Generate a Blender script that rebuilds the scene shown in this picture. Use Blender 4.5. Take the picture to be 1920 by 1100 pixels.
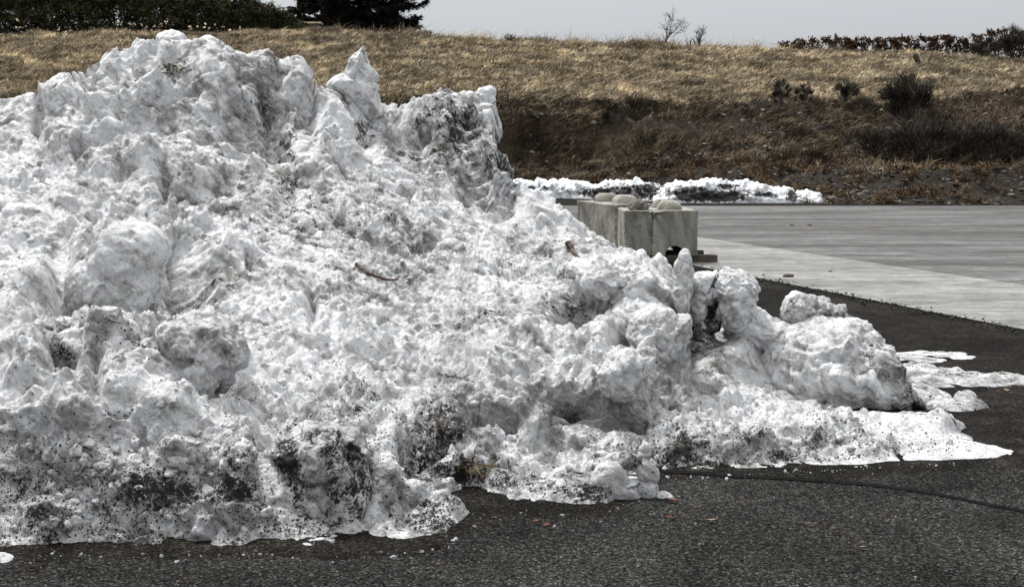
import bpy, bmesh, math, random
import numpy as np
from mathutils import Vector, noise as mnoise

random.seed(7); RNG = np.random.default_rng(11)
SC = bpy.context.scene
for o in list(bpy.data.objects): bpy.data.objects.remove(o)
COL = SC.collection
R = math.radians

# ------------------------------------------------------------------ camera
EYE = 1.6; FPX = 2667.0; PITCH = math.atan((550-266)/FPX)
cd = bpy.data.cameras.new('camera'); cam = bpy.data.objects.new('camera', cd); COL.objects.link(cam)
cam.location = (0, 0, EYE); cam.rotation_euler = (math.pi/2-PITCH, 0, 0)
cd.sensor_width = 36; cd.lens = FPX*36/1920; cd.clip_start = .1; cd.clip_end = 2000
SC.camera = cam

# ------------------------------------------------------------------ sky and sun (overcast)
SUN_EL, SUN_AZ = 58, -35            # azimuth measured from +Y towards +X
w = bpy.data.worlds.new('World'); SC.world = w; w.use_nodes = True
nt = w.node_tree; N = nt.nodes; L = nt.links; N.clear()
sky = N.new('ShaderNodeTexSky'); sky.sky_type = 'NISHITA'; sky.sun_disc = False
sky.sun_elevation = R(SUN_EL); sky.sun_rotation = R(SUN_AZ); sky.air_density = 1; sky.dust_density = 3
hs = N.new('ShaderNodeHueSaturation'); hs.inputs['Saturation'].default_value = .12; hs.inputs['Value'].default_value = 1
L.new(sky.outputs[0], hs.inputs['Color'])
tc = N.new('ShaderNodeTexCoord'); sep = N.new('ShaderNodeSeparateXYZ'); L.new(tc.outputs['Generated'], sep.inputs[0])
cr = N.new('ShaderNodeValToRGB'); L.new(sep.outputs['Z'], cr.inputs[0])      # overcast deck: brighter overhead
e = cr.color_ramp.elements
e[0].position = 0.0; e[0].color = (.204, .215, .227, 1); e[1].position = 1.0; e[1].color = (1, 1, 1.0, 1)
m1 = e = cr.color_ramp.elements.new(.25); m1.color = (.345, .358, .38, 1)
mul = N.new('ShaderNodeMix'); mul.data_type = 'RGBA'; mul.blend_type = 'MIX'; mul.inputs[0].default_value = .82
sc2 = N.new('ShaderNodeVectorMath'); sc2.operation = 'SCALE'; sc2.inputs['Scale'].default_value = 13.0
L.new(cr.outputs[0], sc2.inputs[0]); L.new(hs.outputs[0], mul.inputs[6]); L.new(sc2.outputs[0], mul.inputs[7])
bg = N.new('ShaderNodeBackground'); bg.inputs[1].default_value = .052
L.new(mul.outputs[2], bg.inputs[0]); wo = N.new('ShaderNodeOutputWorld'); L.new(bg.outputs[0], wo.inputs[0])
sd = bpy.data.lights.new('sun', 'SUN'); sd.energy = 1.5; sd.angle = R(10); sd.color = (1, .985, .96)
sun = bpy.data.objects.new('sun', sd); COL.objects.link(sun)
sv = Vector((math.cos(R(SUN_EL))*math.sin(R(SUN_AZ)), math.cos(R(SUN_EL))*math.cos(R(SUN_AZ)), math.sin(R(SUN_EL))))
sun.rotation_euler = sv.to_track_quat('Z', 'Y').to_euler(); sun.location = (0, 0, 30)
SC.view_settings.view_transform = 'Standard'; SC.view_settings.look = 'None'
SC.view_settings.exposure = 1.70; SC.view_settings.gamma = 1
SC.render.engine = 'CYCLES'

# ------------------------------------------------------------------ geometry helpers
CP, SP = math.cos(PITCH), math.sin(PITCH)
def pt(px, py, d):
    """world point on the viewing line of photo pixel (px,py), d metres ahead"""
    cx = (px-960)/FPX; cy = (550-py)/FPX
    y = CP+cy*SP; z = -SP+cy*CP
    return np.array([cx/y*d, d, EYE+z/y*d])
def gd(py):
    cy = (550-py)/FPX
    return -EYE*(CP+cy*SP)/(-SP+cy*CP)
def gp(px, py): return pt(px, py, gd(py))
def proj(P):
    P = np.asarray(P); z = P[..., 2]-EYE
    dep = P[..., 1]*CP-z*SP; up = P[..., 1]*SP+z*CP
    return 960+FPX*P[..., 0]/dep, 550-FPX*up/dep
def ss(a, b, x): t = np.clip((x-a)/(b-a), 0, 1); return t*t*(3-2*t)

def _hash(ix, iy, iz, s):
    h = (ix.astype(np.int64)*374761393+iy.astype(np.int64)*668265263+iz.astype(np.int64)*2147483647+s*974634777) & 0xffffffff
    h = ((h ^ (h >> 13))*1274126177) & 0xffffffff
    h = ((h ^ (h >> 15))*2246822519) & 0xffffffff
    return h ^ (h >> 16)
_G = np.array([[1,1,0],[-1,1,0],[1,-1,0],[-1,-1,0],[1,0,1],[-1,0,1],[1,0,-1],[-1,0,-1],[0,1,1],[0,-1,1],[0,1,-1],[0,-1,-1],[1,1,0],[-1,1,0],[0,-1,1],[0,-1,-1]], float)
def perlin(P, s=0):
    P = np.asarray(P, float); I = np.floor(P).astype(np.int64); F = P-I
    W = F*F*F*(F*(F*6-15)+10); out = np.zeros(P.shape[:-1])
    for dx in (0, 1):
        for dy in (0, 1):
            for dz in (0, 1):
                g = _G[_hash(I[..., 0]+dx, I[..., 1]+dy, I[..., 2]+dz, s) & 15]
                v = g[..., 0]*(F[..., 0]-dx)+g[..., 1]*(F[..., 1]-dy)+g[..., 2]*(F[..., 2]-dz)
                wx = W[..., 0] if dx else 1-W[..., 0]; wy = W[..., 1] if dy else 1-W[..., 1]; wz = W[..., 2] if dz else 1-W[..., 2]
                out += v*wx*wy*wz
    return out
def fbm(P, o=4, s=0):
    a = 1; f = 1; t = 0
    for i in range(o): t = t+a*perlin(np.asarray(P)*f, s+i); a *= .5; f *= 2.03
    return t
def voro(P, s=0):
    """F1 distance and F2-F1 of jittered cells"""
    P = np.asarray(P, float); I = np.floor(P).astype(np.int64)
    f1 = np.full(P.shape[:-1], 9.); f2 = f1.copy()
    for dx in (-1, 0, 1):
        for dy in (-1, 0, 1):
            for dz in (-1, 0, 1):
                h = _hash(I[..., 0]+dx, I[..., 1]+dy, I[..., 2]+dz, s)
                jx = (h & 1023)/1023; jy = ((h >> 10) & 1023)/1023; jz = ((h >> 20) & 1023)/1023
                d = np.sqrt((I[..., 0]+dx+jx-P[..., 0])**2+(I[..., 1]+dy+jy-P[..., 1])**2+(I[..., 2]+dz+jz-P[..., 2])**2)
                m = d < f1; f2 = np.where(m, f1, np.minimum(f2, d)); f1 = np.where(m, d, f1)
    return f1, f2-f1

def mesh_obj(name, V, F, mat, smooth=True, parent=None, attrs=None):
    """F: int array (n,3) or (n,4), or list of such arrays"""
    V = np.asarray(V, np.float32).reshape(-1, 3)
    Fs = [np.asarray(f, np.int32) for f in (F if isinstance(F, list) else [F]) if len(f)]
    me = bpy.data.meshes.new(name)
    me.vertices.add(len(V)); me.vertices.foreach_set('co', V.ravel())
    idx = np.concatenate([f.ravel() for f in Fs]); cnt = np.concatenate([np.full(len(f), f.shape[1], np.int32) for f in Fs])
    st = np.concatenate([[0], np.cumsum(cnt)[:-1]]).astype(np.int32)
    me.loops.add(len(idx)); me.loops.foreach_set('vertex_index', idx)
    me.polygons.add(len(cnt)); me.polygons.foreach_set('loop_start', st)
    try: me.polygons.foreach_set('loop_total', cnt)
    except Exception: pass
    me.update(calc_edges=True); me.validate()
    me.polygons.foreach_set('use_smooth', np.full(len(me.polygons), smooth))
    for k, a in (attrs or {}).items():
        at = me.attributes.new(k, 'FLOAT', 'POINT'); at.data.foreach_set('value', np.asarray(a, np.float32).ravel())
    me.materials.append(mat)
    o = bpy.data.objects.new(name, me); COL.objects.link(o)
    if parent: o.parent = parent
    return o
def bm_obj(name, bm, mat, parent=None, smooth=False):
    me = bpy.data.meshes.new(name); bm.to_mesh(me); bm.free(); me.materials.append(mat)
    for p in me.polygons: p.use_smooth = smooth
    o = bpy.data.objects.new(name, me); COL.objects.link(o)
    if parent: o.parent = parent
    return o
def tag(o, label, cat, group=None):
    o['label'] = label; o['category'] = cat
    if group: o['group'] = group
    return o
def struct(o): o['kind'] = 'structure'; return o
def stuff(o, label=None, cat=None):
    o['kind'] = 'stuff'
    if label: o['label'] = label; o['category'] = cat
    return o
def empty(name, loc, label, cat, group=None):
    o = bpy.data.objects.new(name, None); COL.objects.link(o); o.location = loc; o.empty_display_size = .2
    return tag(o, label, cat, group)
def gridfaces(n, m):
    i = np.arange(n*m).reshape(n, m)
    return np.stack([i[:-1, :-1], i[1:, :-1], i[1:, 1:], i[:-1, 1:]], -1).reshape(-1, 4)
def gridnormals(P):
    du = np.gradient(P, axis=0); dv = np.gradient(P, axis=1); n = np.cross(du, dv)
    n /= np.linalg.norm(n, axis=-1, keepdims=True)+1e-12
    return n

# ------------------------------------------------------------------ materials
def mat(name):
    m = bpy.data.materials.new(name); m.use_nodes = True; t = m.node_tree
    return m, t, t.nodes, t.links, t.nodes['Principled BSDF']
def nnoise(N, L, co, scale, detail=4, rough=.55, dist=0):
    n = N.new('ShaderNodeTexNoise'); n.inputs['Scale'].default_value = scale; n.inputs['Detail'].default_value = detail
    n.inputs['Roughness'].default_value = rough; n.inputs['Distortion'].default_value = dist
    L.new(co, n.inputs['Vector']); return n.outputs['Fac']
def nramp(N, L, fac, stops, interp='LINEAR'):
    r = N.new('ShaderNodeValToRGB'); L.new(fac, r.inputs[0]); el = r.color_ramp.elements; r.color_ramp.interpolation = interp
    while len(el) > 2: el.remove(el[-1])
    for i, (p, c) in enumerate(stops):
        x = el[i] if i < 2 else el.new(p)
        x.position = p; x.color = (*c, 1) if isinstance(c, (tuple, list)) else (c, c, c, 1)
    return r.outputs[0]
def nmix(N, L, fac, a, b, blend='MIX'):
    m = N.new('ShaderNodeMix'); m.data_type = 'RGBA'; m.blend_type = blend
    if isinstance(fac, (int, float)): m.inputs[0].default_value = fac
    else: L.new(fac, m.inputs[0])
    for k, v in ((6, a), (7, b)):
        if isinstance(v, (tuple, list)): m.inputs[k].default_value = (*v, 1)
        else: L.new(v, m.inputs[k])
    return m.outputs[2]
def nmath(N, L, op, a, b=None, clamp=False):
    m = N.new('ShaderNodeMath'); m.operation = op; m.use_clamp = clamp
    for k, v in ((0, a), (1, b)):
        if v is None: continue
        if isinstance(v, (int, float)): m.inputs[k].default_value = v
        else: L.new(v, m.inputs[k])
    return m.outputs[0]
def nattr(N, name): a = N.new('ShaderNodeAttribute'); a.attribute_name = name; return a.outputs['Fac']
def bump(N, L, b, h, strength, dist, prev=None):
    n = N.new('ShaderNodeBump'); n.inputs['Strength'].default_value = strength; n.inputs['Distance'].default_value = dist
    L.new(h, n.inputs['Height'])
    if prev is not None: L.new(prev, n.inputs['Normal'])
    if b is not None: L.new(n.outputs[0], b.inputs['Normal'])
    return n.outputs[0]
def simple(name, col, rough=.8, var=.25, scale=8, bmp=0, bscale=40):
    m, t, N, L, b = mat(name)
    co = N.new('ShaderNodeTexCoord').outputs['Object']
    f = nnoise(N, L, co, scale, 5, .65)
    c = nramp(N, L, f, [(.3, tuple(x*(1-var) for x in col)), (.7, tuple(min(1, x*(1+var)) for x in col))])
    L.new(c, b.inputs['Base Color']); b.inputs['Roughness'].default_value = rough
    if bmp: bump(N, L, b, nnoise(N, L, co, bscale, 4), 1, bmp)
    return m
def blade_mat(name, c0, c1, c2, trans=.0):
    """colour per blade from attribute 'rnd'"""
    m, t, N, L, b = mat(name)
    c = nramp(N, L, nattr(N, 'tone'), [(0, c0), (1, c2), (.5, c1)])
    co = N.new('ShaderNodeTexCoord').outputs['Object']
    bm_ = N.new('ShaderNodeMapping'); bm_.inputs['Scale'].default_value = (.28, .9, 2.2); L.new(co, bm_.inputs[0])
    f = nnoise(N, L, bm_.outputs[0], .9, 6, .65)
    c = nmix(N, L, 1, c, nramp(N, L, f, [(.34, (.5, .48, .46)), (.62, (1.5, 1.47, 1.4))]), 'MULTIPLY')
    c = nmix(N, L, 1, c, nramp(N, L, nnoise(N, L, co, 2.2, 5, .65), [(.36, (.42, .40, .39)), (.58, (1.4, 1.37, 1.32))]), 'MULTIPLY')
    L.new(c, b.inputs['Base Color']); b.inputs['Roughness'].default_value = .85
    b.inputs['Specular IOR Level'].default_value = .15
    return m

def snow_mat():
    m, t, N, L, b = mat('old_snow')
    co = N.new('ShaderNodeTexCoord').outputs['Object']
    big = nnoise(N, L, co, 1.3, 6, .6, .4); mid = nnoise(N, L, co, 7, 8, .68, .3); fine = nnoise(N, L, co, 60, 6, .7)
    film = nmath(N, L, 'MULTIPLY', nmath(N, L, 'ADD', nmath(N, L, 'MULTIPLY', mid, .6), nmath(N, L, 'MULTIPLY', big, .4)), 1)
    snow = nramp(N, L, film, [(.38, (.875, .885, .90)), (.64, (.64, .643, .645)), (.5, (.83, .84, .852))])
    mott = nramp(N, L, fine, [(.32, .80), (.52, 1.0)])
    snow = nmix(N, L, 1, snow, mott, 'MULTIPLY')
    dirt = nattr(N, 'dirt'); grey = nattr(N, 'grey')
    # sooty melt film, in torn streaks running down the slope
    mp = N.new('ShaderNodeMapping'); mp.inputs['Rotation'].default_value = (0, R(-38), 0); mp.inputs['Scale'].default_value = (1, 1, 1); L.new(co, mp.inputs[0])
    mp2 = N.new('ShaderNodeMapping'); mp2.inputs['Scale'].default_value = (1.3, 2.2, 4.2); L.new(mp.outputs[0], mp2.inputs[0])
    st = nnoise(N, L, mp2.outputs[0], 2.2, 12, .76, .6); st2 = nnoise(N, L, co, 9, 10, .78, .5)
    sv = nmath(N, L, 'ADD', nmath(N, L, 'MULTIPLY', st, .55), nmath(N, L, 'MULTIPLY', st2, .45))
    sv = nmath(N, L, 'ADD', nmath(N, L, 'ADD', sv, nmath(N, L, 'MULTIPLY', nattr(N, 'streak'), .075)), nmath(N, L, 'MULTIPLY', nmath(N, L, 'SUBTRACT', grey, .35), .10))
    gm = nramp(N, L, sv, [(.485, 0), (.61, .95), (.54, .50)])
    snow = nmix(N, L, gm, snow, (.18, .172, .158))
    # peppered grit: speck density follows dirt and the hollow shade painted with it
    sp = nnoise(N, L, co, 75, 5, .8, .2); sp2 = nnoise(N, L, co, 15, 6, .7, .4); sp3 = nnoise(N, L, co, 4.5, 4, .6, .4)
    v = nmath(N, L, 'ADD', nmath(N, L, 'MULTIPLY', sp, .40), nmath(N, L, 'ADD', nmath(N, L, 'MULTIPLY', sp2, .38), nmath(N, L, 'MULTIPLY', sp3, .22)))
    thr = nmath(N, L, 'SUBTRACT', .645, nmath(N, L, 'MULTIPLY', dirt, .19))
    k = nmath(N, L, 'MULTIPLY', nmath(N, L, 'SUBTRACT', v, thr), 26, True)
    c = nmix(N, L, k, snow, nramp(N, L, fine, [(.3, (.008, .007, .006)), (.7, (.04, .036, .030))]))
    L.new(c, b.inputs['Base Color']); b.inputs['Roughness'].default_value = .6
    b.inputs['Specular IOR Level'].default_value = .25
    h1 = nnoise(N, L, co, 26, 8, .68); h2 = nnoise(N, L, co, 110, 4, .7)
    h3 = nnoise(N, L, co, 55, 6, .75, .3); n0 = bump(N, L, None, h1, 1, .040); n1 = bump(N, L, None, h3, 1, .014, n0); bump(N, L, b, h2, .9, .006, n1)
    return m
SNOW = snow_mat()

def ground_mat():
    m, t, N, L, b = mat('asphalt')
    co = N.new('ShaderNodeTexCoord').outputs['Object']
    v = N.new('ShaderNodeTexVoronoi'); v.inputs['Scale'].default_value = 125; L.new(co, v.inputs['Vector'])
    agg = nramp(N, L, N.new('ShaderNodeSeparateColor').outputs[0] if False else v.outputs['Color'], [(0, .2), (1, 1)])
    sc = N.new('ShaderNodeSeparateColor'); L.new(v.outputs['Color'], sc.inputs[0])
    spec = nramp(N, L, sc.outputs[0], [(.0, (.0045, .0044, .0042)), (1, (.11, .107, .10)), (.55, (.018, .0177, .0171)), (.86, (.038, .037, .0355)), (.98, (.074, .072, .067))])
    big = nramp(N, L, nnoise(N, L, co, .9, 8, .7, .8), [(.36, .55), (.64, 1.5)])
    fin = nramp(N, L, nnoise(N, L, co, 30, 6, .8), [(.34, .35), (.64, 1.55)])
    c = nmix(N, L, 1, nmix(N, L, 1, spec, big, 'MULTIPLY'), fin, 'MULTIPLY')
    wet = nattr(N, 'wet')
    wm = nramp(N, L, nmath(N, L, 'ADD', wet, nmath(N, L, 'MULTIPLY', nmath(N, L, 'SUBTRACT', nnoise(N, L, co, 6, 6, .7), .5), .9)), [(.35, 0), (.65, 1)])
    dark = nmix(N, L, 1, c, nramp(N, L, nnoise(N, L, co, 5, 9, .75, .3), [(.36, (.35, .32, .29)), (.66, (1.15, 1.03, .9)), (.52, (.55, .51, .46))]), 'MULTIPLY')
    c = nmix(N, L, wm, c, dark)
    L.new(c, b.inputs['Base Color'])
    L.new(nramp(N, L, wm, [(0, .95), (1, .75)]), b.inputs['Roughness']); b.inputs['Specular IOR Level'].default_value = .02
    n1 = bump(N, L, None, sc.outputs[1], 1, .006); bump(N, L, b, nnoise(N, L, co, 45, 5, .7), .9, .009, n1)
    return m
def concrete_pad_mat(name, c0, c1, stain):
    m, t, N, L, b = mat(name)
    co = N.new('ShaderNodeTexCoord').outputs['Object']
    mp = N.new('ShaderNodeMapping'); mp.inputs['Scale'].default_value = (.35, 2.4, 1); mp.inputs['Rotation'].default_value = (0, 0, R(4)); L.new(co, mp.inputs[0])
    st = nnoise(N, L, mp.outputs[0], .8, 12, .78, .4)
    c = nramp(N, L, st, [(.41, c0), (.58, c1)])
    s2 = nramp(N, L, nnoise(N, L, mp.outputs[0], .35, 6, .6, .6), [(.47, 0), (.60, stain)])
    c = nmix(N, L, s2, c, (.052, .048, .044))
    sp = nramp(N, L, nnoise(N, L, co, 55, 5, .8), [(.33, .6), (.62, 1.15)])
    c = nmix(N, L, 1, c, sp, 'MULTIPLY')
    mo = nramp(N, L, nnoise(N, L, co, 3.2, 12, .82, .4), [(.36, .55), (.62, 1.25)]); c = nmix(N, L, 1, c, mo, 'MULTIPLY')
    mq = N.new('ShaderNodeMapping'); mq.inputs['Scale'].default_value = (.5, 9, 1); mq.inputs['Rotation'].default_value = (0, 0, R(-3)); L.new(co, mq.inputs[0])
    ln = nramp(N, L, nnoise(N, L, mq.outputs[0], 1, 10, .75, .3), [(.38, .6), (.5, 1.05)]); c = nmix(N, L, .8, c, ln, 'MULTIPLY')
    L.new(c, b.inputs['Base Color']); L.new(nramp(N, L, st, [(.35, .55), (.6, .85)]), b.inputs['Roughness'])
    b.inputs['Specular IOR Level'].default_value = .12
    bump(N, L, b, nnoise(N, L, co, 40, 5), .5, .004)
    return m
def hill_mat():
    m, t, N, L, b = mat('bank_soil')
    co = N.new('ShaderNodeTexCoord').outputs['Object']
    f = nnoise(N, L, co, 2.2, 8, .72, .4)
    soil = nramp(N, L, f, [(.32, (0.0112, 0.0081, 0.0062)), (.52, (0.0341, 0.0248, 0.0180)), (.68, (0.0806, 0.0620, 0.0465))])
    soil = nmix(N, L, 1, soil, nramp(N, L, nnoise(N, L, co, 11, 8, .85), [(.38, (.35, .33, .31)), (.6, (1.5, 1.45, 1.4))]), 'MULTIPLY')
    red = nramp(N, L, nnoise(N, L, co, 1.1, 6, .6), [(.4, (0.0413, 0.0231, 0.0149)), (.65, (0.0770, 0.0468, 0.0319))])
    soil = nmix(N, L, nattr(N, 'red'), soil, red)
    straw = nramp(N, L, nnoise(N, L, co, 5, 8, .75), [(.34, (0.0338, 0.0263, 0.0165)), (.66, (0.1875, 0.1537, 0.1050)), (.5, (0.0900, 0.0713, 0.0465))])
    c = nmix(N, L, nattr(N, 'grass'), soil, straw)
    grav = nramp(N, L, nnoise(N, L, co, 7, 8, .85), [(.35, (.008, .007, .006)), (.68, (.10, .09, .078)), (.55, (.030, .026, .022))])
    c = nmix(N, L, nattr(N, 'gravel'), c, grav)
    L.new(c, b.inputs['Base Color']); b.inputs['Roughness'].default_value = .95; b.inputs['Specular IOR Level'].default_value = .1
    bump(N, L, b, nnoise(N, L, co, 6, 8, .8), 1, .12)
    return m
def block_mat():
    m, t, N, L, b = mat('weathered_concrete')
    co = N.new('ShaderNodeTexCoord').outputs['Object']
    mp = N.new('ShaderNodeMapping'); mp.inputs['Scale'].default_value = (2.4, 2.4, .8); L.new(co, mp.inputs[0])
    st = nnoise(N, L, mp.outputs[0], 1.5, 6, .6, 1.2)
    c = nramp(N, L, st, [(.36, (.13, .125, .108)), (.64, (.35, .34, .30)), (.5, (.25, .243, .214))])
    f = nramp(N, L, nnoise(N, L, co, 45, 6, .8), [(.32, .55), (.6, 1.12)])
    c = nmix(N, L, 1, c, f, 'MULTIPLY')
    wn = nramp(N, L, nnoise(N, L, co, 3, 5, .6), [(.5, 0), (.75, .35)])
    c = nmix(N, L, wn, c, (.22, .175, .12))
    gr = nattr(N, 'grime'); gk = nramp(N, L, nmath(N, L, 'ADD', gr, nmath(N, L, 'MULTIPLY', nmath(N, L, 'SUBTRACT', nnoise(N, L, co, 22, 6, .8), .5), 1.1)), [(.4, 0), (.75, .8)])
    c = nmix(N, L, gk, c, (.055, .052, .046))
    L.new(c, b.inputs['Base Color']); b.inputs['Roughness'].default_value = .9; b.inputs['Specular IOR Level'].default_value = .2
    bump(N, L, b, nnoise(N, L, co, 30, 6, .75), 1, .01)
    return m
GROUND = ground_mat(); HILL = hill_mat(); BLOCK = block_mat()
PADN = concrete_pad_mat('near_pad_concrete', (.165, .164, .158), (.25, .248, .24), .3)
PADF = concrete_pad_mat('far_pad_concrete', (.055, .054, .053), (.16, .159, .156), .8)
TIMBER = simple('old_timber', (.06, .048, .036), .9, .6, 9, .01, 30)
def matte(m): m.node_tree.nodes['Principled BSDF'].inputs['Specular IOR Level'].default_value = .03; return m
TAR = matte(simple('tar_seam', (.006, .006, .006), .95, .5, 20, .004, 60))
BARK = simple('bark', (0.0400, 0.0288, 0.0192), .9, .5, 20, .01, 40)
TWIG = simple('twig_wood', (.042, .021, .012), .8, .7, 30)
TWIGG = simple('grey_twig', (.06, .053, .046), .9, .4, 10)
POSTM = simple('post_metal', (.035, .03, .027), .7, .5, 6)
LEAF = simple('fallen_leaf', (.115, .045, .024), .85, .6, 30)
LEAFP = simple('pale_straw', (0.2520, 0.1980, 0.1260), .8, .35, 40)
STONE = simple('stone', (0.1235, 0.1170, 0.1073), .9, .4, 4, .01, 20)
GRIT = simple('black_grit', (.014, .013, .011), .95, .4)
CREAM = simple('cream_board', (.6, .5, .36), .7, .1)
BLACK = simple('bore_shadowed_concrete', (.02, .02, .02), .95, .3)

# ------------------------------------------------------------------ ground: one sheet, flat lot
def lerp(xs, ys, x): return np.interp(x, xs, ys)
BASE = np.array([(-500,1030),(-300,1030),(-100,1026),(20,1025),(100,1022),(200,1024),(300,1027),(400,1022),(500,1022),(600,1026),(655,1029),(700,1022),(760,1021),(800,1018),(830,1006),(850,996),(870,984),(890,967),(900,953),(960,950),(1040,949),(1100,957),(1140,951),(1160,944),(1180,924),(1205,908),(1228,896),(1250,886),(1300,882),(1400,880),(1500,872),(1600,868),(1660,862),(1760,860),(1830,858),(1870,853),(1900,856),(2100,850),(2400,845)], float)
def base_d(px): return gd(lerp(BASE[:, 0], BASE[:, 1], px))
def px_of(u):   # column of a ground-level azimuth (x/y), close enough for layout
    return 960+FPX*u*.995
def axis(fine0, fine1, step, far, grow=1.18):
    a = list(np.arange(fine0, fine1, step)); s = step
    x = a[-1]
    while x < far: s *= grow; x += s; a.append(x)
    x = a[0]; s = step
    while x > -far: s *= grow; x -= s; a.insert(0, x)
    return np.array(a)
gx = axis(-3.2, 5.5, .05, 700, 1.25); gy = axis(4.2, 19, .05, 900, 1.25)
GX, GY = np.meshgrid(gx, gy, indexing='ij')
pxg, pyg = proj(np.stack([GX, np.maximum(GY, 1), 0*GX], -1))
wet = np.zeros_like(GX)
bd = base_d(pxg)
wet = np.maximum(wet, 1-ss(.02, .30, bd-GY)-1*(GY > bd)*0)          # damp rim in front of the pile
wet = np.where(GY > bd, 1, wet)
seam = lerp([1240, 1400, 1600, 1900, 2100], [884, 893, 905, 955, 985], pxg)
cut = lerp([1240, 1520, 1640, 1760, 1900, 2100], [884, 905, 892, 882, 878, 876], pxg)
wet = np.where((pxg > 1240) & (pyg < cut) & (GY < 25), 1, wet)
wet = np.where(GY > 19.5, .6, wet); wet = np.where(GY < 3.9, .3, wet)
wet = np.where((GY < 5.4) & (pyg > 1052), -.3, wet)
ground = struct(mesh_obj('ground', np.stack([GX, GY, 0*GX], -1), gridfaces(*GX.shape), GROUND, False, attrs={'wet': wet}))

def strip(name, pts, z, m, th=.0):
    bm = bmesh.new(); vs = [bm.verts.new((p[0], p[1], z)) for p in pts]; bm.faces.new(vs); return struct(bm_obj(name, bm, m))
v = np.array([1.94, -6.05])                                           # direction of the slab edges, towards the camera
E0 = gp(1320, 503)[:2]; v = gp(1900, 616)[:2]-E0; v /= np.linalg.norm(v); nrm = np.array([-v[1], v[0]])   # nrm points right/far
J0 = gp(1315, 446)[:2]
def at_y(p, y): return p+v*(y-p[1])/v[1]
FARY = 35.6
jd = float(np.dot(J0-E0, nrm))
e1, e2 = at_y(E0, 3.0), at_y(E0, FARY)
g1, g2 = at_y(E0+nrm*(jd-.012), 3.0), at_y(E0+nrm*(jd-.012), FARY)
h1, h2 = at_y(E0+nrm*(jd+.012), 3.0), at_y(E0+nrm*(jd+.012), FARY)
strip('concrete_strip', [e1, g1, g2, e2], .012, PADN)
strip('concrete_pad', [h1, (70, 3.0), (70, FARY), h2], .010, PADF)
# tar seam across the asphalt
sp = [gp(x, y) for x, y in ((1235,884),(1330,889),(1420,894),(1520,899),(1600,905),(1700,918),(1800,935),(1900,955),(2050,985))]
bmv = []; 
for i in range(len(sp)-1):
    for k in range(14):
        p = sp[i]*(1-k/14)+sp[i+1]*(k/14); bmv.append(p)
bmv = np.array(bmv); wv = .030+.012*fbm(bmv*np.array([6,6,1]), 3, 5)+.02*ss(4.0, 1.4, bmv[:, 0])*0
off = .02*fbm(bmv*np.array([4,4,1])+7, 3, 9)
A = bmv+np.stack([0*wv, wv+off, 0*wv+.004], -1); B = bmv+np.stack([0*wv, -wv+off, 0*wv+.004], -1)
VV = np.concatenate([A, B]); n = len(A); i = np.arange(n-1)
struct(mesh_obj('tar_seam', VV, np.stack([i, i+n, i+n+1, i+1], -1), TAR, False))

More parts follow.
